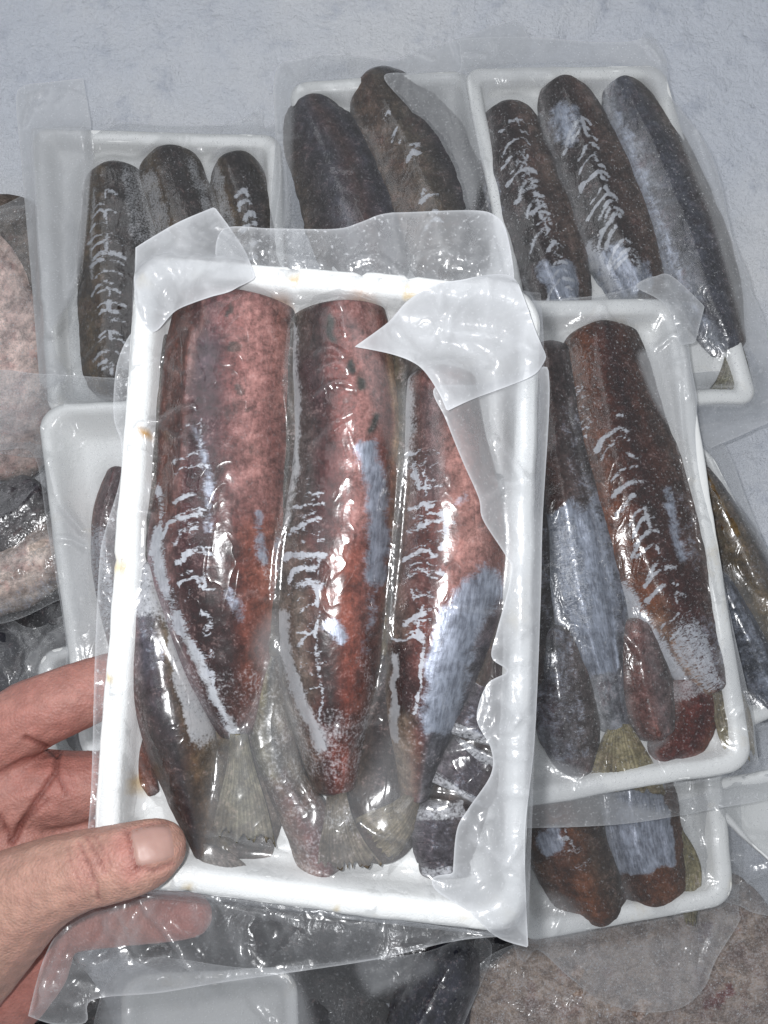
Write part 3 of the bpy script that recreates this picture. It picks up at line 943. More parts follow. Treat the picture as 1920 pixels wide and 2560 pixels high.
p_f4 = painter([(-1, (104, 62, 52)), (-.7, (132, 116, 116)), (-.3, (80, 76, 86)), (.1, (70, 66, 74)), (.5, (96, 82, 64)), (1, (150, 142, 138))],
               tail=[(-1, (112, 60, 44)), (-.6, (78, 58, 50)), (0, (48, 40, 42)), (.5, (84, 64, 44)), (1, (110, 98, 84))], tail_s=(.25, .7),
               silver=[(.05, .40, -.3, .45, .42)], frost=[(0, .22, -1, 1, .8), (.2, .65, .45, 1.1, .85), (.2, .6, -1.1, -.5, .5)], seed=51)
f4 = fish(FP, 'small dusky purple-brown fish lying slantwise above the thumb in the held tray',
          [(372, 1400, 36), (384, 1530, 62), (408, 1690, 80), (448, 1850, 86), (480, 1980, 68), (500, 2080, 44), (505, 2150, 22)],
          0.018, ZB, p_f4, 260, 96, (.5, .4), group=GF, seed=8)
fin(FP, f4, [(498, 2110), (490, 2150), (492, 2180), (500, 2192)], [(525, 2110), (570, 2130), (620, 2170), (600, 2195)], -0.006, ((66, 60, 56), (130, 122, 112)), seed=9, n=24, m=24)
p_f7 = painter([(-1, (92, 90, 74)), (-.3, (132, 124, 96)), (.1, (64, 62, 56)), (.5, (110, 100, 86)), (1, (128, 118, 106))],
               tail=[(-1, (120, 100, 84)), (0, (96, 48, 44)), (.5, (74, 40, 38)), (1, (100, 80, 70))], tail_s=(.5, .75),
               frost=[(0, 1, -1, 1, .50)], seed=61)
f7 = fish(FP, 'narrow frosted olive fish wedged between two red fish, its tail end maroon',
          [(690, 1600, 20), (672, 1720, 44), (680, 1850, 56), (715, 1960, 52), (770, 2060, 62), (800, 2140, 62), (815, 2195, 40)], 0.012, ZB, p_f7, 200, 80, (.5, .5), group=GF, seed=9)
p_ck = painter([(-1, (112, 108, 112)), (-.5, (78, 74, 80)), (.2, (66, 62, 68)), (.7, (84, 76, 76)), (1, (130, 126, 128))],
               silver=[(.1, .9, -.5, .8, .34)], frost=[(0, .22, -1, 1, .7), (.8, 1, -1, 1, .7), (.2, .8, -1, 1, .3)], seed=71)
for k, (lb, st) in enumerate((('dark skin-on fish chunk tucked against the tail of the silver-skinned held fish', [(1232, 1690, 40), (1200, 1770, 58), (1170, 1850, 56)]),
                              ('blocky dark fish chunk between two others under the wavy bag strip', [(1205, 1868, 58), (1172, 1930, 66), (1140, 1984, 62)]),
                              ('lowest dark fish chunk, in the held tray corner by the bottom rim', [(1092, 1998, 50), (1100, 2060, 58), (1108, 2130, 56), (1112, 2190, 46)]))):
    fish(FP, lb, st, 0.0125, ZB, p_ck, 130, 80, (.14, .14), name='fish_chunk', seed=20 + k, amp=.0010, power=.16, fat=1.34, rise=.8, wob=.16)
p_sc = painter([(-1, (150, 104, 66)), (-.3, (104, 58, 40)), (1, (84, 44, 34))], seed=75)
fish(FP, 'thin brown smear of blood fluid on the tray floor beside the dusky slanting fish', [(284, 1680, 12), (308, 1780, 26), (345, 1890, 32), (385, 1990, 14)], 0.004, ZB, p_sc, 90, 40, (.5, .5), name='flesh_scrap', seed=30)  # brown blood fluid, modelled as a low slab

p_dk = painter([(-1, (62, 54, 50)), (-.3, (78, 66, 58)), (.2, (50, 42, 42)), (1, (74, 66, 62))], fr0=.16, seed=66)
p_lo = painter([(-1, (84, 76, 66)), (-.4, (98, 88, 70)), (0, (58, 52, 48)), (.5, (82, 72, 64)), (1, (98, 88, 80))], frost=[(0, 1, -1, 1, .25)], fr0=.12, seed=65)
for k, (lb, H_, st) in enumerate((
        ('grey frosted fish of the lower layer, under the tail fin beside the thumb', .0065, [(560, 1600, 60), (600, 1800, 105), (600, 2000, 112), (600, 2120, 84), (600, 2190, 60)]),
        ('grey frosted fish of the lower layer, between the maroon tail and the silver-skinned fish', .0095, [(940, 1560, 50), (930, 1750, 84), (930, 1950, 84), (955, 2080, 84), (975, 2160, 60)]),
        ('frosted lower-layer fish in the seam of the two widest red fish', .0115, [(722, 800, 46), (722, 1000, 60), (712, 1250, 66), (700, 1500, 74), (700, 1650, 60)]),
        ('frosted lower-layer fish beside the silver-skinned held fish, near its head end', .0115, [(1010, 880, 60), (1012, 1050, 66), (1000, 1250, 64), (984, 1450, 60), (978, 1650, 54)]),
        ('lower-layer fish half hidden under the wavy bag strip', .0100, [(1235, 1180, 56), (1240, 1400, 80), (1230, 1620, 80), (1200, 1800, 70), (1150, 2000, 74), (1130, 2150, 50)]),
        ('lower-layer fish under the widest red fish, along the side rim', .0100, [(400, 830, 40), (390, 1000, 56), (370, 1250, 58), (380, 1450, 50)]))):
    fish(FP, lb, st, H_, ZB, p_dk if k in (1, 4) else p_lo, 150, 64, (.5, .5), group=GF, seed=80 + k, power=.4)
FP.drape([(180, 500), (1440, 500), (1440, 2560), (100, 2560)], 0.0009, 34)
film(FP, [(336, 645), (336, 645), (1000, 700), (1352, 732), (1352, 732), (1362, 1000), (1345, 1600), (1320, 2350), (1320, 2350), (800, 2290), (300, 2235), (236, 2210), (236, 2210), (262, 1850), (310, 1300)],
     spacing=0.00115, milk0=0.02, gap=0.10, rime=0.06, auto=40, edge=0.1, seed=1, wave=(0.0003, 90),
     milk=[([(590, 1830), (700, 1700), (760, 1800), (760, 2000), (900, 1960), (985, 1830), (1040, 1950), (1000, 2150), (700, 2190), (520, 2190), (530, 1950)], .15, .004),
           ([(640, 1620), (690, 1530), (720, 1620), (690, 1720)], .2, .003),
           ([(860, 800), (1000, 980), (1040, 930), (1010, 1200), (990, 1180)], .12, .002)],
     creases=[([(790, 905), (830, 893), (862, 912)], .0008, .0011), ([(800, 945), (850, 930), (874, 950)], .0008, .0011), ([(795, 1005), (840, 978), (890, 985)], .0008, .0012),
              ([(790, 1120), (840, 1075), (890, 1050)], .0008, .001), ([(735, 830), (722, 960), (740, 1100), (728, 1250), (700, 1380), (692, 1500)], .0009, .0012),
              ([(615, 1492), (640, 1480), (660, 1496), (692, 1504)], .0006, .0011), ([(838, 1812), (880, 1806), (950, 1806)], .0007, .0011), ([(600, 1880), (650, 1750), (690, 1600)], .0009, .0012),
              ([(770, 1880), (720, 1750), (695, 1620)], .001, .0014), ([(580, 1840), (520, 1760), (450, 1600), (410, 1480)], .001, .0012), ([(870, 1960), (868, 1900), (920, 1800), (975, 1640)], .0009, .0012),
              ([(520, 2078), (580, 2082), (640, 2105), (720, 2125)], .0008, .0011), ([(345, 1440), (380, 1415), (415, 1418)], .0007, .001), ([(1010, 1130), (1000, 1250), (985, 1400), (970, 1600)], .0009, .0012),
              ([(880, 2030), (940, 2080), (1010, 2100), (1060, 2170)], .0007, .0011), ([(300, 1700), (330, 1850), (390, 2000)], .0009, .0011), ([(1120, 1880), (1180, 1870), (1240, 1900)], .0009, .0011),
              ([(1060, 1975), (1130, 1985), (1200, 2010)], .0009, .0011), ([(700, 735), (760, 760), (850, 755), (950, 775)], .0008, .001), ([(720, 690), (700, 740), (726, 790)], .0008, .001)])
# folded edges of the bag
film(FP, [(338, 618), (338, 618), (379, 592), (450, 552), (536, 516), (536, 516), (575, 569), (614, 629), (640, 696), (640, 696), (579, 729), (524, 745), (446, 774), (420, 796), (420, 796), (380, 830), (340, 760)],
     'bag_flap', .0016, .58, lift=.0030, rime=.10, edge=.35, seed=2, wave=(.0014, 40), creases=[([(410, 650), (440, 700), (475, 755)], .0012, .0014), ([(345, 640), (480, 640), (600, 640)], .0012, -.0008), ([(345, 700), (360, 760), (372, 800)], .001, .0014)],
     milk=[([(470, 560), (540, 530), (570, 590), (500, 640)], .42, .008)], label='milky folded corner flap')
film(FP, [(560, 572), (681, 571), (838, 572), (900, 556), (957, 535), (1035, 530), (1192, 526), (1243, 543), (1266, 578), (1284, 676), (1284, 740), (1284, 740), (1150, 716), (1000, 700), (800, 688), (580, 668), (540, 650)],
     'bag_flap', .0016, .30, flat=-.004, rime=.35, edge=.35, seed=3, wave=(.0022, 24), milk=[([(1200, 530), (1290, 560), (1300, 760), (1180, 730), (1240, 660)], .62, .005), ([(600, 600), (720, 590), (860, 640), (840, 680), (620, 650)], .22, .006)],
     creases=[([(600, 600), (700, 640), (820, 668)], .0014, .0016), ([(1040, 650), (1110, 632), (1180, 660), (1240, 640)], .0014, .002), ([(870, 660), (930, 645), (1010, 690)], .0012, .0016)], label='frosty sealed top edge')
film(FP, [(1282, 690), (1306, 735), (1341, 833), (1366, 888), (1366, 888), (1360, 906), (1325, 943), (1192, 994), (1117, 1029), (1117, 1029), (1094, 978), (1051, 919), (988, 888), (886, 868), (886, 868), (969, 806), (1020, 751), (1090, 712), (1165, 698), (1230, 684)],
     'bag_flap', .0014, .78, lift=.0050, rime=.12, edge=.3, seed=4, wave=(.0022, 34), milk=[([(1060, 880), (1200, 870), (1340, 900), (1320, 945), (1130, 990)], .52, .005)],
     creases=[([(1120, 825), (1130, 780), (1165, 752)], .0014, .0026), ([(1120, 825), (1200, 830), (1260, 855), (1290, 870)], .0014, .0026), ([(1240, 838), (1280, 800), (1320, 790)], .0014, .0022), ([(1135, 925), (1200, 908), (1290, 870)], .0009, .0008)],
     label='milky pointed flap folded over the flesh')
film(FP, [(1086, 970), (1114, 1049), (1153, 1147), (1196, 1245), (1207, 1300), (1267, 1394), (1279, 1434), (1242, 1578), (1229, 1643), (1267, 1678), (1217, 1712), (1192, 1797), (1227, 1871), (1227, 1936), (1172, 2020), (1142, 2075), (1132, 2184), (1132, 2184), (1083, 2194), (1093, 2229), (1172, 2279), (1242, 2343), (1321, 2370), (1321, 2370), (1312, 2095), (1337, 1847), (1352, 1499), (1357, 1300), (1374, 960), (1340, 920), (1200, 960)],
     'bag_flap', .0014, .44, lift=.0022, rime=.14, edge=.4, seed=5, wave=(.0016, 40),
     milk=[([(1130, 1040), (1230, 1000), (1300, 1100), (1250, 1250), (1180, 1200)], .30, .008), ([(1270, 1100), (1340, 960), (1350, 1250), (1330, 1240)], .12, .006), ([(1100, 2200), (1180, 2100), (1300, 2100), (1320, 2360)], .46, .01)],
     creases=[([(1235, 1090), (1290, 1180), (1330, 1230)], .0012, .002), ([(1220, 1245), (1270, 1215), (1330, 1205)], .0012, .0018), ([(1290, 1430), (1295, 1560), (1270, 1680), (1285, 1800)], .001, .0012), ([(1195, 1860), (1240, 1830), (1290, 1790)], .0012, .0016),
              ([(1195, 2110), (1200, 2060), (1230, 2040)], .0012, .0024), ([(1195, 2110), (1210, 2150), (1205, 2170)], .0012, .002), ([(1140, 2240), (1220, 2190), (1290, 2100)], .0014, .002), ([(1255, 1580), (1300, 1570), (1330, 1600)], .001, .0014)],
     label='wavy frosted strip along the rim')
film(FP, [(372, 790), (345, 810), (309, 864), (289, 930), (284, 1041), (303, 1111), (300, 1200), (262, 1330), (249, 1400), (238, 1620), (228, 1967), (215, 2110), (215, 2110), (260, 2110), (285, 1850), (318, 1300), (350, 1000)],
     'bag_flap', .0014, .17, flat=-.005, rime=.5, edge=.35, seed=6, wave=(.0020, 50), milk=[([(385, 790), (320, 850), (310, 920), (380, 860)], .5, .003)], creases=[([(320, 960), (330, 1100), (300, 1300)], .001, .0012)], label='thin translucent side edge')
film(FP, [(330, 2205), (180, 2290), (112, 2390), (70, 2540), (70, 2540), (140, 2562), (215, 2556), (232, 2500), (400, 2482), (578, 2453), (926, 2401), (1140, 2352), (1322, 2338), (1322, 2338), (1240, 2335), (900, 2285), (560, 2240)],
     'bag_flap', .0016, .13, flat=-.008, rime=.14, auto=34, edge=.3, seed=7, wave=(.0036, 34),
     milk=[([(600, 2290), (900, 2330), (1250, 2345), (900, 2400), (620, 2440)], .09, .01), ([(200, 2470), (420, 2440), (620, 2420), (580, 2455), (240, 2495)], .14, .004), ([(280, 2260), (400, 2250), (480, 2400), (300, 2390)], .10, .01)],
     creases=[([(205, 2385), (250, 2410), (297, 2386), (330, 2418), (370, 2402), (420, 2390), (489, 2414)], .0016, .0032), ([(350, 2240), (410, 2320), (485, 2405)], .0014, .003), ([(330, 2280), (345, 2340), (335, 2400)], .0016, .0024), ([(280, 2270), (260, 2340), (215, 2390)], .0016, .0026),
              ([(560, 2275), (660, 2290), (745, 2300), (768, 2330)], .0010, .0022), ([(540, 2260), (700, 2285), (900, 2312), (1100, 2342), (1205, 2350)], .0011, .002), ([(600, 2390), (680, 2440), (780, 2420)], .0014, .0016), ([(160, 2330), (120, 2440), (100, 2530)], .0016, .0026)],
     label='clear loose bottom end')


# ------------------------------------------------------------------ the hand
def build_hand():
    chains = [
        # thumb, over the tray
        [(-330, 2560, .335, .030), (-150, 2420, .322, .024), (0, 2285, .306, .0185), (90, 2220, .2985, .0145), (190, 2180, .2945, .0124), (260, 2165, .2925, .0118), (330, 2148, .2915, .0112), (376, 2130, .2925, .0100), (398, 2118, .294, .0086)],
        # index, behind the tray
        [(-220, 2060, .338, .018), (-60, 1895, .336, .0135), (60, 1800, .3355, .0130), (150, 1758, .336, .0124), (240, 1722, .339, .0116), (360, 1680, .3435, .0094), (480, 1665, .345, .0082)],
        # middle
        [(-180, 2080, .345, .018), (60, 1985, .342, .0150), (180, 1970, .3435, .0130), (260, 1955, .346, .0112), (400, 1930, .3475, .0094), (540, 1920, .347, .0080)],
        # ring
        [(-180, 2230, .350, .019), (40, 2140, .347, .0140), (180, 2110, .348, .0110), (320, 2100, .3495, .0098), (480, 2095, .3485, .0082)],
        # little finger, its tip below the tray
        [(-180, 2420, .350, .020), (0, 2340, .345, .0140), (160, 2310, .3425, .0105), (300, 2300, .3400, .0090), (420, 2292, .3350, .0084), (478, 2288, .3335, .0076)],
        # palm and heel of the hand
        [(-360, 2250, .352, .030), (-130, 2060, .343, .022), (10, 1980, .342, .0165), (70, 1960, .343, .014)],
        [(-360, 2400, .352, .032), (-100, 2200, .345, .022), (50, 2090, .344, .0155)],
        [(-380, 2560, .352, .034), (-120, 2480, .345, .026), (20, 2430, .340, .0195), (70, 2380, .338, .016)],
        [(-300, 2480, .345, .030), (-150, 2330, .338, .023), (-60, 2180, .345, .018)],
        [(-1300, 3100, .37, .032), (-800, 2800, .36, .030), (-400, 2480, .352, .034)],
    ]
    bm = bmesh.new()
    for ch in chains:
        P = np.array([list(at(x, y, d)) + [r] for x, y, d, r in ch])
        L = np.r_[0, np.cumsum(np.linalg.norm(np.diff(P[:, :3], axis=0), axis=1))]
        n = int(L[-1] / 0.0022) + 2
        Q = cr(np.array(P), n * 1)
        # even spacing in 3-D
        tt = np.r_[0, np.cumsum(np.linalg.norm(np.diff(Q[:, :3], axis=0), axis=1))]
        u = np.linspace(0, tt[-1], n)
        Q = np.stack([np.interp(u, tt, Q[:, k]) for k in range(4)], 1)
        for x, y, z, r in Q:
            bmesh.ops.create_icosphere(bm, subdivisions=2, radius=r, matrix=Matrix.Translation((x, y, z)))
    me = bpy.data.meshes.new('raw')
    bm.to_mesh(me)
    bm.free()
    o = bpy.data.objects.new('raw', me)
    COL.objects.link(o)
    md = o.modifiers.new('r', 'REMESH')
    md.mode = 'VOXEL'
    md.voxel_size = 0.00095
    ms = o.modifiers.new('s', 'SMOOTH')
    ms.iterations = 14
    ms.factor = 0.5
    ev = o.evaluated_get(bpy.context.evaluated_depsgraph_get())
    m2 = bpy.data.meshes.new_from_object(ev)
    nv = len(m2.vertices)
    V = np.empty(nv * 3)
    m2.vertices.foreach_get('co', V)
    V = V.reshape(-1, 3)
    Nn = np.empty(nv * 3)
    m2.vertices.foreach_get('normal', Nn)
    Nn = Nn.reshape(-1, 3)
    F = [list(p.vertices) for p in m2.polygons]
    bpy.data.objects.remove(o)
    px, dep = proj(V)
    face = ((CAM - V) / np.linalg.norm(CAM - V, axis=1, keepdims=True) * Nn).sum(1)
    thumb = dep < 0.312
    d = np.zeros(nv)
    # creases: (line, width px, depth m, on the thumb?)
    for ln, wd, dp, th in (([(62, 1845), (110, 1865), (144, 1880)], 6, .0011, 0), ([(144, 1880), (142, 1925), (98, 1992), (60, 2050), (30, 2108)], 7, .0016, 0), ([(144, 1935), (168, 1985)], 5, .0009, 0),
                       ([(0, 2040), (22, 2090), (28, 2112)], 6, .0010, 0), ([(120, 2000), (60, 2060), (40, 2100)], 5, .0006, 0), ([(0, 1930), (60, 1900), (130, 1885)], 6, .0006, 0),
                       ([(196, 2105), (214, 2150), (240, 2215), (246, 2250)], 5, .0007, 1), ([(216, 2092), (240, 2135), (262, 2180)], 5, .0007, 1), ([(184, 2115), (200, 2165), (228, 2220)], 4, .0005, 1),
                       ([(236, 2090), (258, 2125), (276, 2160)], 4, .0005, 1), ([(205, 2150), (235, 2160), (262, 2150)], 4, .0004, 1), ([(168, 2120), (180, 2170), (205, 2215)], 4, .0004, 1),
                       ([(316, 2078), (328, 2110), (335, 2150), (345, 2172)], 6, .0008, 1), ([(345, 2172), (390, 2176), (430, 2160)], 6, .0006, 1), ([(320, 2076), (370, 2060), (420, 2056)], 5, .0005, 1)):
        sel = (face > 0) & (thumb == bool(th))
        k = np.zeros(nv)
        k[sel] = np.exp(-(seg_dist(px[sel], np.array(ln, float)) / wd) ** 2)
        d += dp * k
    nz = fbm(px[:, 0] / 14, px[:, 1] / 14, dep * 200, 5) - .5
    V = V - Nn * (d - nz * 0.00035)[:, None]
    a, b, c = lin(166, 136, 120), lin(166, 122, 112), lin(150, 96, 88)
    n1 = fbm(px[:, 0] / 60, px[:, 1] / 60, dep * 60, 6)
    red = np.where(thumb, 0.15 + 0.35 * n1, 0.55 + 0.6 * n1)
    for q, r, v, th in (((318, 2120), 40, .6, 1), ((330, 2180), 30, .5, 1), ((230, 2160), 50, .25, 1), ((480, 2285), 90, .8, 0), ((150, 1900), 80, .3, 0), ((60, 2450), 150, .3, 0)):
        red = red + v * np.exp(-(np.linalg.norm(px - q, axis=1) / r) ** 2) * (thumb == bool(th))
    red = np.clip(red + d * 500, 0, 1.3)[:, None]
    base = np.where(red < 0.6, a + (b - a) * red / 0.6, b + (c - b) * (red - 0.6) / 0.7)
    base = base * (1 - np.clip(d * 350, 0, .35))[:, None]
    org = at(0, 2250, .335)
    hand = mesh_obj('hand', V - org, F, M_SKIN, None, {'base': base}, None, Matrix.Translation(Vector(org)))
    tag(hand, 'bare hand gripping the lower corner of the foam tray, thumb on top', 'hand')
    # thumbnail: a curved plate laid on the thumb
    bvh = BVHTree.FromPolygons((V).tolist(), F)
    n, m = 26, 22
    U, W = np.meshgrid(np.linspace(-1, 1, n), np.linspace(-1, 1, m), indexing='ij')
    k = np.where(U > 0, 1 - 0.25 * U ** 2, 1 - .10 * U ** 4)
    cxy = np.array([382.0, 2112.0])
    ax, ay = np.array([60.0, -11.0]), np.array([8.0, 54.0])
    wv = W * k
    uu = U * np.sqrt(np.clip(1 - 0.28 * W ** 4, 0, 1))
    P = cxy + uu[..., None] * ax + wv[..., None] * ay
    out, rim = [], np.maximum(np.abs(U), np.abs(W)).ravel()
    for (x, y), e in zip(P.reshape(-1, 2), rim):
        dr = rays([(x, y)])[0]
        h = bvh.ray_cast(Vector(CAM), Vector(dr / np.linalg.norm(dr)))
        q = np.array(h[0]) if h[0] is not None else at(x, y, .285)
        out.append(q - dr * (0.0005 * (1 - sm(.7, 1.0, e)) - 0.00028))
    Vn = np.array(out)
    Vn = np.vstack([Vn, Vn + C_F * 0.0007])
    Fn = grid_faces(n, m)
    kk = n * m
    bl = [i for i in range(m)] + [i * m + m - 1 for i in range(1, n)] + [(n - 1) * m + j for j in range(m - 2, -1, -1)] + [i * m for i in range(n - 2, 0, -1)]
    Fn = Fn.tolist() + (Fn + kk)[:, ::-1].tolist() + [[p, p + kk, q + kk, q] for p, q in zip(bl, bl[1:] + bl[:1])]
    bn = np.tile(lin(166, 130, 120), (kk * 2, 1))
    g = np.tile(sm(.78, 1.0, U.ravel()), 2)[:, None]
    bn = bn * (1 - g) + lin(182, 152, 140) * g
    mesh_obj('thumbnail', Vn - org, Fn, M_NAIL, hand, {'base': bn})


def nail_material():
    t = NT('fingernail')
    ob = t.obj()
    c = t.attr('base').outputs['Color']
    nrm = t.bump(t.noise(t.map(ob, (900, 900, 900)), 1.0, 2), 0.1, 0.0002)
    return t.done(t.n('ShaderNodeBsdfPrincipled', Base_Color=c, Roughness=0.42, Normal=nrm, Specular_IOR_Level=0.35, Subsurface_Weight=0.1))


M_NAIL = nail_material()
build_hand()


# ------------------------------------------------------------------ the pile in the freezer
DK = [(-1, (84, 78, 72)), (-.55, (52, 46, 46)), (-.1, (40, 36, 40)), (.35, (60, 54, 54)), (.75, (44, 40, 42)), (1, (74, 68, 64))]
BRN = [(-1, (74, 62, 50)), (-.5, (100, 84, 62)), (-.1, (54, 44, 40)), (.4, (44, 38, 38)), (.8, (68, 60, 50)), (1, (84, 76, 68))]


FATPACKS = []
_fish0 = fish


def fish(*a, **k):
    k.setdefault('fat', 1.34 if a[0] in FATPACKS else 1.28)
    k.setdefault('wob', .10)
    r = random.Random(k.get('seed', 0))
    k.setdefault('ridge', [(r.uniform(-.35, -.05), .13, .0011, 0, 1), (r.uniform(.2, .45), .10, -.0010, 0, 1), (r.uniform(-.7, -.55), .08, -.0007, 0, 1)])
    k.setdefault('rise', .42)
    a = list(a)
    if a[4] == ZB:
        a[3], a[4] = a[3] * .80, -.0106
    return _fish0(*a, **k)


def dark_paint(seed, cols=DK, stripes=(), silver=(), frost=(), fr0=.22, spots=(), tail=None, membrane=(), strokes=(), frame=None, jit=.32):
    return painter(cols, tail=tail, strokes=strokes, frame=frame, jit=jit, stripes=stripes, silver=silver, frost=frost, fr0=fr0, spots=spots, membrane=membrane, seed=seed)


def pack_at(p, z, label, tx=0, ty=0, out_z=-0.006, name='fish_pack', group='packs in the freezer'):
    return Pack(ground_frame(p, z, tx, ty), label, group, name, out_z)


# --- pack with a folded milky strip down its side (left, by the pinkish fillet)
A = pack_at((390, 640), .040, 'vacuum pack of three dull grey-brown fish with a milky folded strip down its side')
FATPACKS.append(A)
tray(A, [(78, 318), (705, 335), (715, 1060), (118, 1040)], depth=.0108, seed=12, rad=.010, rim=.0075)
a1 = fish(A, 'grey-brown fish with pale mottled ribs next to the milky folded strip', [(280, 405, 44), (285, 470, 66), (296, 600, 80), (305, 760, 82), (300, 900, 74), (290, 1000, 50)], .020, ZB,
          dark_paint(101, BRN, strokes=ribs([(268, 470), (272, 600), (280, 760), (285, 960)], .05, .98, 19, 44, 40, .35, 6, 1.4, 1) + [('f', [(235, 480), (232, 700)], 12, .7)], frame=A.f, jit=.32, frost=[(.0, .4, .3, 1, .4)]), 260, 90, group=None, seed=31, amp=.0008)
fish(A, 'brownish fish between two others in the pack with the milky side strip', [(402, 368, 40), (425, 430, 62), (470, 560, 70), (510, 720, 72), (520, 900, 60)], .020, ZB,
     dark_paint(102, BRN, frost=[(.1, .7, -.9, -.4, .5), (.1, .6, .5, .9, .45)]), seed=32, amp=.0008)
fish(A, 'brownish fish tip showing above the held pack, beside the two-fish pack', [(560, 392, 40), (590, 440, 58), (625, 560, 64), (640, 740, 62), (640, 900, 50)], .020, ZB,
     dark_paint(103, BRN, strokes=ribs([(600, 430), (640, 560), (655, 740)], .05, .9, 8, 30, 0, .4, 8, 1.5, 2), frame=A.f, jit=.32, frost=[(.0, .6, -.9, -.4, .5)]), seed=33, amp=.0008)
A.drape([(30, 190), (730, 190), (730, 1120), (30, 1120)], .0014, 30)
film(A, [(40, 250), (60, 214), (120, 205), (208, 195), (208, 195), (226, 300), (235, 336), (300, 306), (420, 312), (560, 310), (600, 300), (640, 272), (656, 280), (660, 318), (715, 330), (725, 700), (725, 1080), (400, 1070), (110, 1000), (100, 960), (85, 780), (70, 600), (52, 400)],
     spacing=.0016, milk0=.05, gap=.40, rime=.25, seed=41, wave=(.0006, 60),
     milk=[([(36, 245), (60, 210), (208, 190), (232, 330), (232, 450), (205, 690), (140, 850), (172, 950), (105, 965), (85, 780), (52, 400)], .60, .0012), ([(250, 305), (560, 308), (660, 275), (700, 330), (420, 345)], .30, .003)],
     creases=[([(95, 330), (100, 520), (112, 760)], .0022, .0026), ([(140, 850), (190, 770), (215, 720)], .0012, .0015), ([(174, 940), (240, 890), (270, 870)], .001, .0012), ([(60, 310), (80, 250), (110, 230)], .0014, .002)], lifts=[([(90, 340), (225, 330), (225, 450), (205, 690), (150, 850), (120, 850)], .004, .002)])

# --- two big dark fish (behind, between the other two)
B = pack_at((880, 360), .054, 'vacuum pack showing two big slate-dark fish above the held pack')
FATPACKS.append(B)
tray(B, [(715, 205), (1180, 170), (1290, 760), (850, 760)], depth=.0108, seed=13, rad=.012, rim=.007)
fish(B, 'bluish slate fish beside the thin white tray edge, behind the held pack', [(772, 236, 36), (790, 300, 66), (835, 400, 88), (885, 530, 98), (920, 640, 84), (940, 720, 50)], .024, ZB,
     dark_paint(111, [(-1, (92, 80, 70)), (-.75, (70, 62, 62)), (-.2, (74, 74, 84)), (.2, (84, 66, 64)), (.5, (64, 62, 72)), (1, (58, 54, 56))], silver=[(.3, .9, -.3, .6, .22)], fr0=.12), seed=34)
fish(B, 'dark brown fish with a pale dotted streak, behind the held pack', [(925, 172, 36), (960, 230, 72), (1015, 330, 104), (1075, 450, 112), (1120, 580, 100), (1130, 700, 56)], .024, ZB,
     dark_paint(112, [(-1, (86, 72, 62)), (-.5, (96, 78, 66)), (-.1, (92, 82, 70)), (.3, (56, 52, 56)), (1, (50, 48, 54))], strokes=ribs([(965, 290), (1030, 400), (1075, 520), (1100, 640)], .05, .9, 11, 26, 18, .5, 8, 1.4, 3), frame=B.f, jit=.32, fr0=.1), 240, 90, seed=35)
B.drape([(640, 100), (1300, 60), (1320, 800), (660, 800)], .0016, 40)
film(B, [(683, 215), (700, 160), (740, 148), (800, 134), (800, 134), (900, 140), (980, 150), (1050, 120), (1150, 95), (1240, 60), (1290, 50), (1320, 84), (1320, 84), (1330, 400), (1320, 780), (850, 780), (690, 760), (675, 560), (688, 350)],
     spacing=.0016, milk0=.05, gap=.2, rime=.18, seed=42, milk=[([(680, 215), (705, 155), (800, 132), (740, 240), (735, 330), (720, 560), (672, 570)], .34, .002), ([(800, 134), (980, 150), (1150, 90), (1290, 50), (1330, 90), (1250, 180), (1000, 190), (930, 170)], .34, .003)],
     creases=[([(745, 240), (760, 180), (800, 138)], .0012, .0015), ([(830, 455), (850, 458), (890, 462)], .0008, .0012), ([(690, 300), (700, 450), (690, 560)], .002, .002)])

# --- three silvery striped fish
C = pack_at((1480, 500), .066, 'vacuum pack of three silver-striped fish in a white tray on the bare ice side')
FATPACKS.append(C)
tray(C, [(1155, 168), (1660, 160), (1900, 1010), (1330, 1010)], depth=.0108, seed=14, rad=.010, rim=.007, slope=.004)
SLV = [(-1, (110, 106, 106)), (-.55, (54, 46, 46)), (-.1, (48, 36, 36)), (.3, (84, 66, 60)), (.7, (98, 82, 74)), (1, (74, 68, 68))]
fish(C, 'silver-ribbed dark fish nearest the two slate fish, in the three-fish tray', [(1262, 250, 34), (1275, 300, 58), (1300, 420, 76), (1350, 580, 82), (1395, 700, 66), (1425, 790, 44)], .020, ZB,
     dark_paint(121, SLV, strokes=ribs([(1290, 300), (1312, 430), (1362, 580), (1402, 690), (1430, 770)], .02, .98, 22, 58, 20, .7, 6, 1.5, 4) + ribs([(1310, 380), (1370, 560), (1400, 680)], 0, 1, 10, 38, 0, .6, 7, 1.3, 14) + [('s', [(1385, 690), (1410, 760)], 26, 1.1)], frame=C.f, jit=.32, silver=[(.78, 1, -.5, .5, .8), (.3, .55, -1.1, -.6, .55)], fr0=.12), 280, 96, seed=36)
fish(C, 'middle fish of the silver-striped three, white patch near its tail', [(1402, 190, 32), (1420, 250, 56), (1470, 390, 76), (1530, 540, 84), (1580, 660, 70), (1610, 760, 44)], .020, ZB,
     dark_paint(122, SLV, strokes=ribs([(1450, 300), (1492, 430), (1546, 580), (1588, 690)], .02, .98, 20, 62, 18, .7, 6.5, 1.6, 5) + [('m', [(1480, 610), (1500, 660), (1540, 720)], 30, 1.3), ('m', [(1590, 650), (1600, 720)], 14, 1.1), ('s', [(1400, 280), (1420, 350)], 26, .9)], frame=C.f, jit=.32, silver=[(.14, .30, -.8, .1, .6), (.74, 1, -1.1, -.2, .95), (.84, 1, -1.1, .4, .8)], fr0=.1), 280, 96, seed=37)
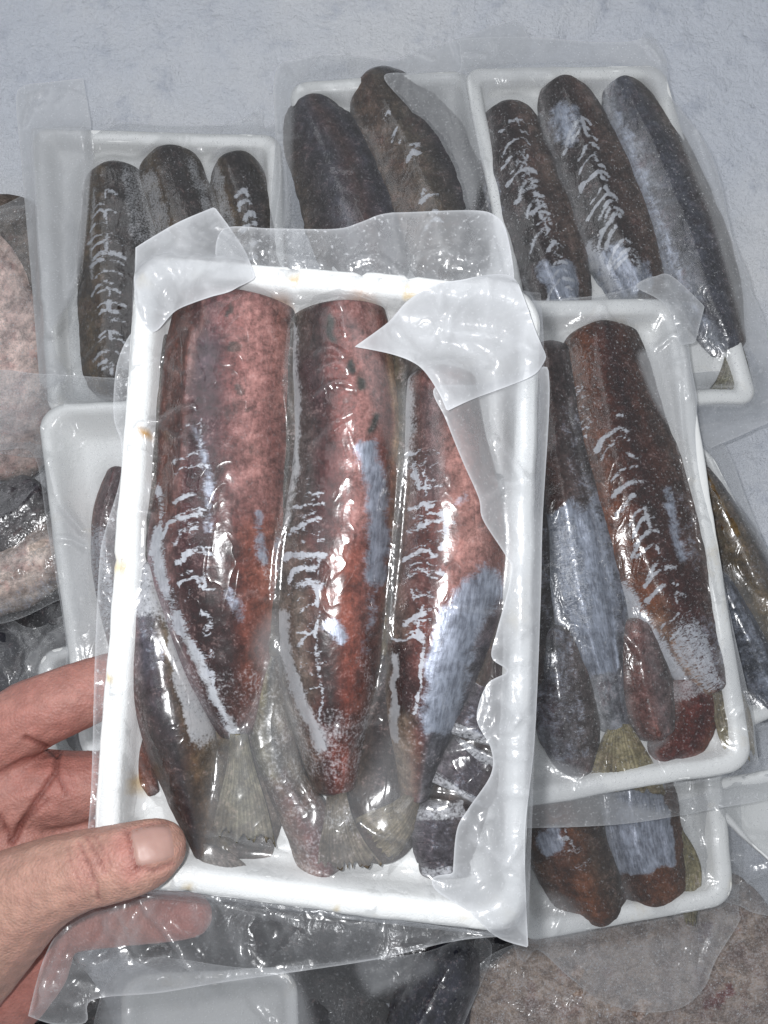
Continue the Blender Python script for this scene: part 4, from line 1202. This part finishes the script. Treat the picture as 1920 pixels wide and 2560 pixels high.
c3 = fish(C, 'smooth steel-grey fish along the outer rim of the three-fish tray', [(1550, 190, 32), (1575, 250, 54), (1640, 390, 70), (1705, 540, 76), (1755, 680, 72), (1800, 800, 52), (1835, 880, 30)], .020, ZB,
     dark_paint(123, [(-1, (160, 164, 172)), (-.6, (140, 144, 152)), (-.25, (70, 72, 82)), (.2, (78, 80, 90)), (.6, (96, 88, 82)), (1, (88, 82, 78))], silver=[(.1, .9, -1.1, -.5, .62), (.35, .9, -.3, .5, .3)], fr0=.2), seed=38)
fin(C, c3, [(1815, 850), (1810, 900), (1790, 950), (1770, 980)], [(1850, 850), (1865, 890), (1875, 930), (1885, 970)], -.006, ((80, 78, 62), (140, 136, 116)), seed=12, n=24, m=24)
C.drape([(1080, 60), (1919, 60), (1960, 1060), (1180, 1060)], .0016, 34)
film(C, [(1145, 180), (1150, 120), (1155, 98), (1320, 92), (1480, 104), (1590, 100), (1612, 70), (1612, 70), (1640, 100), (1667, 152), (1668, 230), (1700, 270), (1745, 330), (1778, 385), (1805, 470), (1828, 590), (1868, 680), (1880, 730), (1910, 800), (1930, 930), (1930, 1040), (1400, 1050), (1240, 700), (1215, 540), (1140, 560), (1120, 520), (1150, 460), (1090, 380), (1030, 280), (960, 190), (1060, 185)],
     spacing=.0016, milk0=.04, gap=.46, rime=.35, seed=43,
     milk=[([(950, 185), (1150, 95), (1600, 98), (1660, 150), (1640, 165), (1180, 180), (1180, 300), (1210, 440), (1140, 560), (1090, 380), (1030, 280)], .36, .003), ([(1670, 200), (1780, 390), (1840, 600), (1920, 840), (1930, 950), (1850, 840), (1760, 560), (1680, 330)], .36, .002),
           ([(1500, 130), (1640, 110), (1660, 240), (1640, 260), (1600, 190)], .55, .004), ([(1190, 190), (1400, 170), (1350, 215), (1200, 230)], .35, .003)],
     creases=[([(1590, 90), (1630, 130), (1650, 160)], .0014, .003), ([(1165, 200), (1175, 300), (1200, 420)], .002, .002), ([(1210, 420), (1215, 500), (1195, 550)], .0012, .002), ([(1740, 330), (1800, 520), (1850, 700)], .0016, .002)])

film(C, [(1640, 960), (1760, 930), (1860, 925), (1935, 880), (1940, 1030), (1880, 1075), (1800, 1110), (1735, 1135), (1680, 1120)], 'bag_flap', .0018, .40, flat=-.006, rime=.3, seed=56, wave=(.0022, 40), edge=.3,
     creases=[([(1700, 1000), (1800, 980), (1900, 930)], .0014, .002), ([(1720, 1080), (1820, 1050), (1920, 1000)], .0014, .0018)])

# --- the pack with one brown-red fish and a silver one, at the held pack's side
D = pack_at((1500, 1340), .094, 'vacuum pack with one glossy brown-red fish beside a silver one, next to the held pack', ty=-2)
tray(D, [(1075, 752), (1700, 742), (1888, 1925), (1230, 2035)], depth=.0108, seed=15, rad=.012, rim=.0075, notches=[(1690, 1950), (1560, 1975)], N=260)
d1 = fish(D, 'glossy brown-red fish with white rib marks down its middle', [(1500, 800, 66), (1510, 860, 84), (1535, 1000, 98), (1585, 1200, 108), (1640, 1380, 110), (1700, 1540, 92), (1760, 1660, 62), (1800, 1730, 36)], .021, ZB,
          painter([(-1, (90, 68, 54)), (-.6, (104, 58, 34)), (-.25, (78, 38, 26)), (.1, (48, 24, 23)), (.45, (72, 42, 33)), (.75, (84, 64, 56)), (1, (70, 60, 56))], var=.16,
                  tail=[(-1, (170, 170, 176)), (-.5, (150, 118, 96)), (-.1, (84, 40, 32)), (.3, (66, 30, 28)), (.7, (96, 84, 80)), (1, (90, 84, 80))], tail_s=(.55, .9),
                  strokes=ribs([(1530, 1040), (1570, 1180), (1612, 1300), (1650, 1420), (1690, 1530), (1720, 1600)], 0, .98, 17, 58, 24, .55, 7, 1.5, 6) + ribs([(1450, 960), (1470, 1100)], 0, 1, 8, 14, 14, .5, 6, 1., 7) + [('s', [(1665, 1230), (1680, 1330), (1700, 1400)], 22, .7), ((58, 24, 20), [(1660, 1420), (1720, 1560)], 30, .8), ((120, 62, 30), [(1520, 1250), (1570, 1400), (1620, 1520)], 30, .7)], frame=D.f, jit=.32, membrane=[(.66, 1, -1.2, -.62, .95), (.80, 1, -.6, .3, .8)],
                  silver=[(.45, .75, .35, .75, .42), (.8, 1, -.2, 1, .5)], frost=[(.85, 1, -1, 1, .5)], seed=131), 260, 96, (.5, .3), seed=39)
fin(D, d1, [(1780, 1690), (1780, 1760), (1800, 1850), (1840, 1930)], [(1820, 1690), (1860, 1740), (1880, 1800), (1886, 1880)], -.004, ((92, 84, 60), (170, 160, 130)), seed=13, n=30, m=30)
d2 = fish(D, 'bright silver-blue fish tapering to its tail beside the brown-red one', [(1365, 850, 44), (1385, 960, 58), (1405, 1150, 70), (1440, 1330, 86), (1465, 1480, 88), (1495, 1620, 66), (1525, 1740, 40), (1550, 1830, 28)], .019, ZB,
          painter([(-1, (70, 44, 38)), (-.5, (90, 56, 46)), (0, (84, 70, 68)), (.5, (70, 62, 62)), (1, (84, 76, 72))],
                  tail=[(-1, (150, 152, 156)), (0, (120, 122, 128)), (1, (76, 78, 86))], tail_s=(.4, .6), membrane=[(.46, .74, -.9, .0, .62)], silver=[(.44, .86, -1.2, .55, 1.0), (.40, .8, -.2, 1.2, .62), (.15, .45, .0, .8, .4)], frost=[(.6, 1, -1, 1, .35)], seed=132), 240, 90, (.5, .3), seed=40)
fin(D, d2, [(1525, 1810), (1500, 1860), (1480, 1930), (1470, 1965)], [(1575, 1810), (1600, 1850), (1640, 1920), (1665, 1985)], -.004, ((88, 80, 58), (160, 150, 118)), seed=14, n=30, m=30)
fish(D, 'crumpled silver-grey fish end at the foot of the silver-blue fish', [(1395, 1560, 40), (1400, 1660, 62), (1415, 1780, 66), (1440, 1880, 50), (1460, 1945, 26)], .017, ZB,
     painter([(-1, (120, 122, 130)), (-.4, (110, 108, 112)), (.2, (96, 88, 88)), (1, (84, 78, 76))], silver=[(0, .9, -1.1, .5, .45)], stripes=[(0, 0, .6, .35, .8, 6, .5, .4)], frost=[(.3, 1, -1, 1, .35)], seed=133), 140, 70, seed=41, amp=.001)
fish(D, 'rounded mauve-grey fish end between two tails', [(1590, 1540, 36), (1600, 1640, 54), (1625, 1760, 56), (1650, 1850, 40)], .016, ZB,
     painter([(-1, (90, 70, 66)), (-.2, (124, 88, 82)), (.3, (104, 88, 88)), (1, (84, 76, 74))], frost=[(0, 1, -1, 1, .35)], seed=134), 120, 64, seed=42)
fish(D, 'wet blood-red end of flesh by the bottom rim of the brown-red fish pack', [(1715, 1690, 46), (1730, 1770, 56), (1700, 1850, 52), (1640, 1905, 34)], .012, ZB,
     painter([(-1, (120, 60, 40)), (-.2, (96, 36, 26)), (.4, (78, 28, 24)), (1, (110, 64, 46))], frost=[(0, .2, -1, 1, .7)], seed=135), 110, 60, seed=43)
fish(D, 'added dark fish along the hidden rim, shadow and dark skin in its colour, beside the silver-blue fish', [(1250, 860, 40), (1275, 1000, 62), (1300, 1250, 72), (1320, 1500, 66), (1340, 1720, 44)], .018, ZB,
     painter([(-1, (60, 50, 46)), (-.2, (84, 62, 54)), (.3, (70, 62, 62)), (1, (60, 56, 56))], silver=[(.5, .9, -.2, .8, .4)], seed=136), 140, 64, seed=56)  # fish added on the dark side; shadow and dark skin put into its colour
D.drape([(1040, 660), (1919, 660), (1960, 2120), (1180, 2120)], .0015, 34)
film(D, [(1060, 748), (1300, 752), (1450, 744), (1570, 722), (1630, 690), (1690, 720), (1712, 760), (1725, 900), (1742, 1000), (1738, 1090), (1750, 1200), (1790, 1360), (1830, 1560), (1880, 1780), (1896, 1900), (1930, 1935), (1935, 1990), (1800, 2020), (1560, 2060), (1300, 2070), (1200, 2060), (1100, 1400)],
     spacing=.0015, milk0=.03, gap=.30, rime=.30, seed=44,
     milk=[([(1590, 900), (1630, 860), (1690, 740), (1730, 900), (1745, 1150), (1700, 1100), (1640, 1020)], .42, .002), ([(1300, 1900), (1330, 1880), (1480, 1940), (1560, 2005), (1680, 2040), (1560, 2062), (1300, 2072)], .34, .002), ([(1340, 760), (1560, 730), (1700, 720), (1640, 800), (1560, 780), (1450, 800), (1380, 870), (1330, 800)], .22, .004),
           ([(1700, 2000), (1870, 1955), (1935, 1930), (1935, 1990), (1800, 2025)], .3, .002), ([(1790, 1650), (1840, 1600), (1880, 1800), (1890, 1900), (1840, 1800)], .3, .004)],
     creases=[([(1640, 870), (1690, 850), (1715, 1000)], .0014, .002), ([(1690, 960), (1700, 1080), (1720, 1200)], .0012, .002), ([(1330, 1450), (1390, 1420), (1430, 1500)], .0012, .0012), ([(1700, 1120), (1730, 1300), (1775, 1500)], .0014, .0016), ([(1550, 2000), (1700, 2030), (1870, 2020)], .0014, .002),
              ([(1420, 1010), (1470, 1250), (1520, 1480)], .0012, .001), ([(1540, 1560), (1600, 1640), (1720, 1760)], .0012, .0014), ([(1860, 1820), (1885, 1880), (1880, 1920)], .0014, .0024), ([(1390, 870), (1420, 840), (1440, 890)], .001, .0012)])
film(D, [(1590, 716), (1640, 690), (1680, 690), (1762, 765), (1762, 765), (1738, 857), (1738, 857), (1700, 860), (1690, 820), (1660, 760)], 'bag_flap', .0018, .38, lift=.004, rime=.3, seed=45, wave=(.0016, 50), edge=.3,
     creases=[([(1670, 700), (1690, 770), (1735, 850)], .0012, .0018)])

# --- two fish ends in the tray below it
E = pack_at((1560, 2160), .060, 'vacuum pack below the brown-red one, two fish ends over a chipped tray corner')
tray(E, [(1180, 1560), (1770, 1600), (1842, 2262), (1290, 2362)], depth=.0108, seed=16, rad=.012, rim=.008, notches=[(1500, 2345), (1690, 2310)])
fish(E, 'amber-brown fish end with wet sparkling film, beside the silver-banded one', [(1385, 1850, 80), (1395, 1980, 86), (1420, 2100, 88), (1460, 2200, 80), (1495, 2270, 64), (1512, 2320, 50)], .020, ZB,
     painter([(-1, (74, 58, 46)), (-.5, (92, 54, 34)), (0, (104, 60, 34)), (.4, (78, 60, 48)), (1, (74, 70, 68))], silver=[(.42, .56, -.75, -.1, .95)], stripes=[(-.1, .1, .3, .35, .7, 5, .7, .4)], seed=141), 180, 80, seed=44, amp=.001)
e2 = fish(E, 'amber fish end wrapped in a shining blue-silver band of skin', [(1575, 1850, 76), (1590, 1980, 82), (1606, 2090, 82), (1630, 2190, 74), (1648, 2270, 54)], .020, ZB,
     painter([(-1, (64, 52, 46)), (-.4, (86, 50, 32)), (.3, (98, 56, 30)), (1, (78, 52, 36))], silver=[(.0, .76, -.95, .62, 1.1)], seed=142), 180, 80, seed=45)
fin(E, e2, [(1680, 2060), (1690, 2150), (1700, 2240), (1712, 2300)], [(1690, 2050), (1740, 2130), (1755, 2200), (1740, 2310)], -.005, ((84, 78, 56), (156, 148, 116)), seed=15, n=30, m=26)
E.drape([(1180, 1500), (1919, 1500), (1919, 2600), (1180, 2600)], .0016, 30)
film(E, [(1170, 1560), (1780, 1600), (1850, 2000), (1846, 2262), (1850, 2300), (1790, 2400), (1760, 2470), (1700, 2520), (1600, 2530), (1500, 2500), (1420, 2440), (1345, 2375), (1290, 2380), (1180, 2000)],
     spacing=.0016, milk0=.04, gap=.18, rime=.2, seed=46, milk=[([(1345, 2370), (1500, 2365), (1700, 2335), (1846, 2280), (1760, 2470), (1600, 2530), (1430, 2445)], .20, .004), ([(1320, 2290), (1380, 2230), (1480, 2330), (1340, 2350)], .3, .004)],
     creases=[([(1725, 2380), (1728, 2420), (1738, 2465)], .0016, .0030), ([(1345, 2370), (1400, 2420), (1450, 2470)], .001, .0012), ([(1350, 2290), (1390, 2240), (1450, 2250)], .001, .0014), ([(1790, 2290), (1780, 2340), (1750, 2420)], .0012, .0016)])

# --- white tray standing out beside the held pack's side edge
Fk = pack_at((240, 1350), .070, 'half-empty white foam tray under shiny film, its corner rounded, beside the held pack', tx=-3)
tray(Fk, [(88, 1008), (720, 990), (780, 1900), (205, 1930)], seed=17, rad=.016, rim=.006, slope=.010, depth=.015)
fish(Fk, 'pale mauve fish end in the half-empty white tray', [(300, 1165, 26), (290, 1230, 40), (268, 1330, 36), (285, 1450, 44), (330, 1600, 50), (380, 1750, 40)], .016, -.0148,
     painter([(-1, (150, 120, 112)), (-.4, (120, 98, 98)), (.3, (104, 86, 88)), (1, (90, 80, 82))], membrane=[(.25, .7, -1.1, .2, .75)], frost=[(.1, 1, -1, 1, .4)], seed=151), 150, 60, seed=46)
Fk.drape([(0, 940), (800, 940), (800, 2000), (60, 2000)], .0018, 60)
film(Fk, [(-40, 940), (110, 935), (290, 945), (500, 950), (740, 980), (800, 1930), (200, 1950), (165, 1600), (120, 1330), (85, 1140), (0, 1125), (-60, 1120)], spacing=.0016, milk0=.06, gap=.14, rime=.2, seed=47,
     milk=[([(-60, 935), (290, 945), (290, 1000), (150, 1020), (90, 1070), (0, 1110), (-60, 1110)], .26, .003), ([(140, 1280), (200, 1300), (240, 1400), (230, 1520), (260, 1600), (200, 1640), (165, 1500)], .34, .004)],
     creases=[([(0, 1075), (60, 1085), (110, 1075)], .0018, .003), ([(70, 1070), (100, 1030), (150, 1010)], .0014, .002), ([(130, 1150), (160, 1260), (210, 1330)], .0016, .0022), ([(150, 1350), (180, 1350), (215, 1370)], .0014, .0016), ([(0, 1120), (60, 1118), (95, 1105)], .0012, .002)])

# --- bags of larger pinkish fish under the left side
G = pack_at((20, 780), .036, 'clear bag holding a large tan-pink fillet, under the pack with the milky strip', name='fish_bag')
PNK = [(-1, (140, 126, 120)), (-.6, (178, 158, 150)), (-.1, (214, 188, 178)), (.4, (220, 192, 182)), (.8, (186, 164, 154)), (1, (130, 118, 112))]
fish(G, 'large tan-pink fillet seen through the clear bag by the ice', [(-190, 640, 110), (-90, 700, 150), (-20, 820, 135), (0, 980, 125), (-10, 1100, 110), (-30, 1200, 80)], .012, -.012, painter(PNK, frost=[(0, 1, -1, 1, .3)], seed=161), 150, 70, name='fillet', seed=47)
fish(G, 'dark grey skin-side fish behind the large tan-pink fillet', [(-60, 520, 40), (10, 560, 70), (70, 640, 60), (110, 760, 50), (120, 900, 40)], .010, -.014, dark_paint(162, [(-1, (80, 72, 66)), (0, (112, 102, 94)), (1, (88, 80, 74))], fr0=.3), 120, 60, seed=48)
G.drape([(-330, 440), (220, 440), (220, 1150), (-330, 1150)], .002, 30)
film(G, [(-320, 560), (-100, 545), (0, 515), (60, 488), (110, 480), (200, 600), (200, 1100), (-100, 1120), (-320, 1100)], spacing=.003, milk0=.08, rime=.5, seed=48, milk=[([(-20, 545), (0, 520), (70, 490), (75, 520), (10, 560)], .2, .002)], creases=[([(0, 530), (40, 520), (70, 515)], .002, .003), ([(0, 650), (50, 700), (90, 780)], .0014, .0016)])
G2 = pack_at((60, 1350), .046, 'clear bag of pale-bellied silvery fish wedged under the half-empty white tray', name='fish_bag')
fish(G2, 'pale pinkish-silver fish belly with a shiny edge, below the tan-pink fillet', [(-260, 1500, 60), (-100, 1450, 90), (40, 1400, 95), (150, 1360, 70), (220, 1340, 40)], .014, -.014,
     painter([(-1, (130, 116, 104)), (-.5, (214, 194, 182)), (.1, (222, 204, 192)), (.6, (120, 108, 102)), (1, (84, 78, 74))], silver=[(0, 1, -1.1, -.6, .5)], frost=[(0, 1, -1, 1, .3)], seed=163), 150, 70, seed=49)
fish(G2, 'dark slate fish back lying over the pale silvery belly', [(-200, 1350, 50), (-60, 1310, 70), (30, 1270, 62), (100, 1210, 40)], .009, -.004, dark_paint(164, [(-1, (96, 92, 92)), (0, (66, 64, 70)), (1, (84, 80, 82))], fr0=.4), 110, 60, seed=50)
G2.drape([(-330, 1080), (280, 1080), (280, 1620), (-330, 1620)], .002, 24)
film(G2, [(-320, 1160), (0, 1110), (120, 1120), (230, 1200), (240, 1480), (150, 1500), (0, 1560), (-320, 1590)], spacing=.003, milk0=.07, rime=.4, seed=49, wave=(.0016, 50),
     creases=[([(0, 1480), (70, 1460), (150, 1430)], .0018, .0028), ([(0, 1530), (80, 1500), (160, 1480)], .0014, .0024), ([(0, 1250), (50, 1200), (110, 1180)], .0014, .0016)])
Mk = pack_at((110, 1680), .030, 'crumpled clear bag with a sliver of white tray, above the index finger', name='fish_bag')
tray(Mk, [(88, 1630), (420, 1560), (480, 2050), (130, 2100)], seed=18, rad=.012)
fish(Mk, 'blackish fish in the crumpled clear bag above the index finger', [(-120, 1560, 50), (-20, 1620, 70), (40, 1720, 66), (70, 1840, 40)], .022, -.02, dark_paint(171, [(-1, (56, 56, 62)), (0, (44, 46, 54)), (1, (66, 66, 72))], fr0=.1), 110, 60, seed=51)
Mk.drape([(-250, 1480), (500, 1480), (500, 2150), (-250, 2150)], .002, 26)
film(Mk, [(-240, 1560), (-40, 1520), (80, 1570), (190, 1530), (420, 1520), (470, 2060), (100, 2120), (-240, 2060)], spacing=.003, milk0=.10, rime=.3, seed=50, wave=(.0026, 44), milk=[([(80, 1640), (160, 1560), (220, 1580), (200, 1720), (110, 1720)], .3, .004)],
     creases=[([(70, 1660), (120, 1590), (190, 1545)], .0016, .003), ([(60, 1560), (80, 1640), (60, 1730)], .0016, .0028), ([(110, 1620), (150, 1640), (200, 1640)], .0016, .002)])

# --- the far side: a pack by the ice, half hidden
K = pack_at((1830, 1400), .062, 'vacuum pack of slim olive-backed fish lying on the ice past the brown-red pack', tx=2)
tray(K, [(1600, 1060), (1775, 1120), (2080, 1720), (1800, 1860)], seed=19, rad=.010, depth=.014)
fish(K, 'slim olive-brown fish beside the brown-red pack, near the bare ice', [(1742, 1165, 24), (1775, 1240, 46), (1840, 1370, 58), (1910, 1520, 58), (1980, 1680, 40)], .019, -.0138,
     painter([(-1, (84, 82, 80)), (-.5, (92, 80, 58)), (0, (112, 92, 62)), (.4, (84, 80, 78)), (1, (140, 142, 146))], silver=[(.4, .9, -.2, .3, .4), (0, .5, .5, 1.1, .4)], fr0=.1, seed=181), 130, 64, seed=52)
fish(K, 'steel-blue fish side under the slim olive-brown fish', [(1790, 1430, 26), (1830, 1530, 44), (1890, 1660, 52), (1950, 1800, 40)], .017, -.0138, dark_paint(182, [(-1, (96, 102, 114)), (0, (76, 82, 94)), (1, (60, 64, 74))], silver=[(.1, .9, -.8, .4, .5)], fr0=.05), 120, 60, seed=53)
K.drape([(1560, 1000), (2150, 1000), (2150, 1920), (1560, 1920)], .002, 26)
film(K, [(1590, 1050), (1740, 1080), (1810, 1110), (1870, 1260), (1930, 1400), (2100, 1700), (1950, 1880), (1790, 1880)], spacing=.002, milk0=.06, rime=.25, gap=.2, seed=51, milk=[([(1740, 1080), (1810, 1110), (1935, 1400), (1900, 1400), (1800, 1220)], .3, .002)],
     creases=[([(1840, 1400), (1870, 1460), (1890, 1480)], .0016, .0024), ([(1860, 1250), (1880, 1235), (1880, 1260)], .001, .002)])
Lk = pack_at((1850, 2130), .060, 'white tray corner under loose shiny film, beside the chipped tray', tx=-2)
tray(Lk, [(1720, 1960), (2150, 1880), (2250, 2420), (1900, 2140)], seed=20, rad=.02, depth=.014)
Lk.drape([(1650, 1880), (2250, 1880), (2250, 2450), (1650, 2450)], .002, 60)
film(Lk, [(1690, 2030), (1760, 1985), (2100, 1880), (2240, 2200), (2200, 2330), (1920, 2290), (1850, 2265), (1790, 2230)], spacing=.002, milk0=.14, rime=.25, seed=52, wave=(.0018, 50), creases=[([(1710, 2050), (1780, 2150), (1840, 2240)], .0016, .0024), ([(1800, 2010), (1850, 2080), (1919, 2090)], .0016, .0024), ([(1830, 2150), (1870, 2180), (1915, 2170)], .0016, .002)])

# --- bottom edge
Hk = pack_at((1600, 2480), .030, 'frosted clear bag with a broad tan fillet under the lowest tray', name='fish_bag')
fish(Hk, 'broad tan-pink fillet with a dark red blood spot, under the lowest tray', [(1180, 2640, 150), (1350, 2540, 190), (1560, 2490, 210), (1780, 2430, 190), (1980, 2380, 150)], .016, -.018,
     painter([(-1, (160, 140, 128)), (-.4, (172, 150, 136)), (.1, (168, 146, 130)), (.6, (164, 142, 126)), (1, (130, 112, 100))], var=.07, frost=[(0, 1, -1, 1, .55)],
             spots=[(.74, -.2, .05, .09, (120, 40, 28), 1.0), (.76, .45, .025, .08, (84, 26, 24), 1.2), (.46, .05, .01, .02, (80, 60, 56), 1)], seed=191), 190, 90, (.7, .5), name='fillet', seed=54, power=.5)
Hk.drape([(1050, 2220), (2150, 2220), (2150, 2850), (1050, 2850)], .0025, 20)
film(Hk, [(1060, 2800), (1140, 2560), (1210, 2400), (1400, 2330), (1700, 2260), (2100, 2180), (2150, 2700), (1600, 2840)], spacing=.003, milk0=.10, rime=.55, seed=53, wave=(.0010, 50), creases=[([(1200, 2420), (1330, 2460), (1420, 2540)], .0014, .0016)])
Ik = pack_at((880, 2500), .044, 'vacuum pack with a blue-black fish and ridged seal, below the held pack')
tray(Ik, [(300, 2440), (740, 2420), (760, 2900), (290, 2900)], seed=22, rad=.012)
fish(Ik, 'blue-black fish beneath the held pack, by its ridged bag seal', [(1160, 2360, 36), (1120, 2450, 62), (1070, 2560, 74), (1010, 2700, 60)], .024, -.016, dark_paint(201, [(-1, (38, 40, 50)), (0, (50, 52, 64)), (.5, (44, 44, 54)), (1, (90, 90, 96))], fr0=.08, silver=[(.2, .8, -.2, .2, .2)]), 120, 66, seed=55)
Ik.drape([(260, 2360), (1260, 2300), (1260, 2950), (260, 2950)], .0022, 30)
film(Ik, [(280, 2430), (640, 2420), (900, 2400), (1060, 2380), (1180, 2340), (1230, 2380), (1160, 2560), (1060, 2800), (300, 2900)], spacing=.002, milk0=.03, rime=.2, gap=.2, seed=54, milk=[([(290, 2430), (640, 2420), (740, 2440), (760, 2700), (300, 2700)], .45, .004), ([(900, 2400), (1060, 2385), (1080, 2420), (960, 2480), (920, 2480)], .34, .003)],
     creases=[([(625, 2490), (640, 2520), (680, 2550)], .0014, .003), ([(640, 2555), (670, 2548), (700, 2560)], .0012, .002)] + [([(920 + 9 * i, 2430), (934 + 9 * i, 2490)], .0005, .0007) for i in range(12)])

Nk = pack_at((300, 2450), .022, 'big clear bag of near-black fish at the bottom of the pile, below the hand', name='fish_bag')
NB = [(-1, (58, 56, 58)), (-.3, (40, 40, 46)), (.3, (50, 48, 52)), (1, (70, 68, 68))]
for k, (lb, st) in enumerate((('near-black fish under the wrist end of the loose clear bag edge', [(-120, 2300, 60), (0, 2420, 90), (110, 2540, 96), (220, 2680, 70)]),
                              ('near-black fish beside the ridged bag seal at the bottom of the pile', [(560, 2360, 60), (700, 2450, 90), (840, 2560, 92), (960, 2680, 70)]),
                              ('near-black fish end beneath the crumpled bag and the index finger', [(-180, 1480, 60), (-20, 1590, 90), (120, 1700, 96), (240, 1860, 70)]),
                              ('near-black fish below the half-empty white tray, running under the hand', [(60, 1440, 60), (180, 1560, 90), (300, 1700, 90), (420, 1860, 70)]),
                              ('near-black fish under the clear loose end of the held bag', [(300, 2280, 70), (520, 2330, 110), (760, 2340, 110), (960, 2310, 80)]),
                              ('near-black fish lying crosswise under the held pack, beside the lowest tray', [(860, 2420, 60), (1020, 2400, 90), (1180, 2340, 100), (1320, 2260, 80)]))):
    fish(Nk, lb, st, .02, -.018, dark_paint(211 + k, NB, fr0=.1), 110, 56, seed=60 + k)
Nk.drape([(-300, 1380), (1400, 1380), (1400, 2780), (-300, 2780)], .003, 14)
film(Nk, [(-300, 1400), (400, 1400), (600, 1900), (1300, 2180), (1380, 2350), (1000, 2780), (-300, 2780)], spacing=.004, milk0=.05, rime=.25, auto=40, seed=55, wave=(.002, 40), creases=[([(0, 1560), (90, 1600), (150, 1700)], .002, .003), ([(40, 2480), (120, 2520), (240, 2510)], .002, .003)])
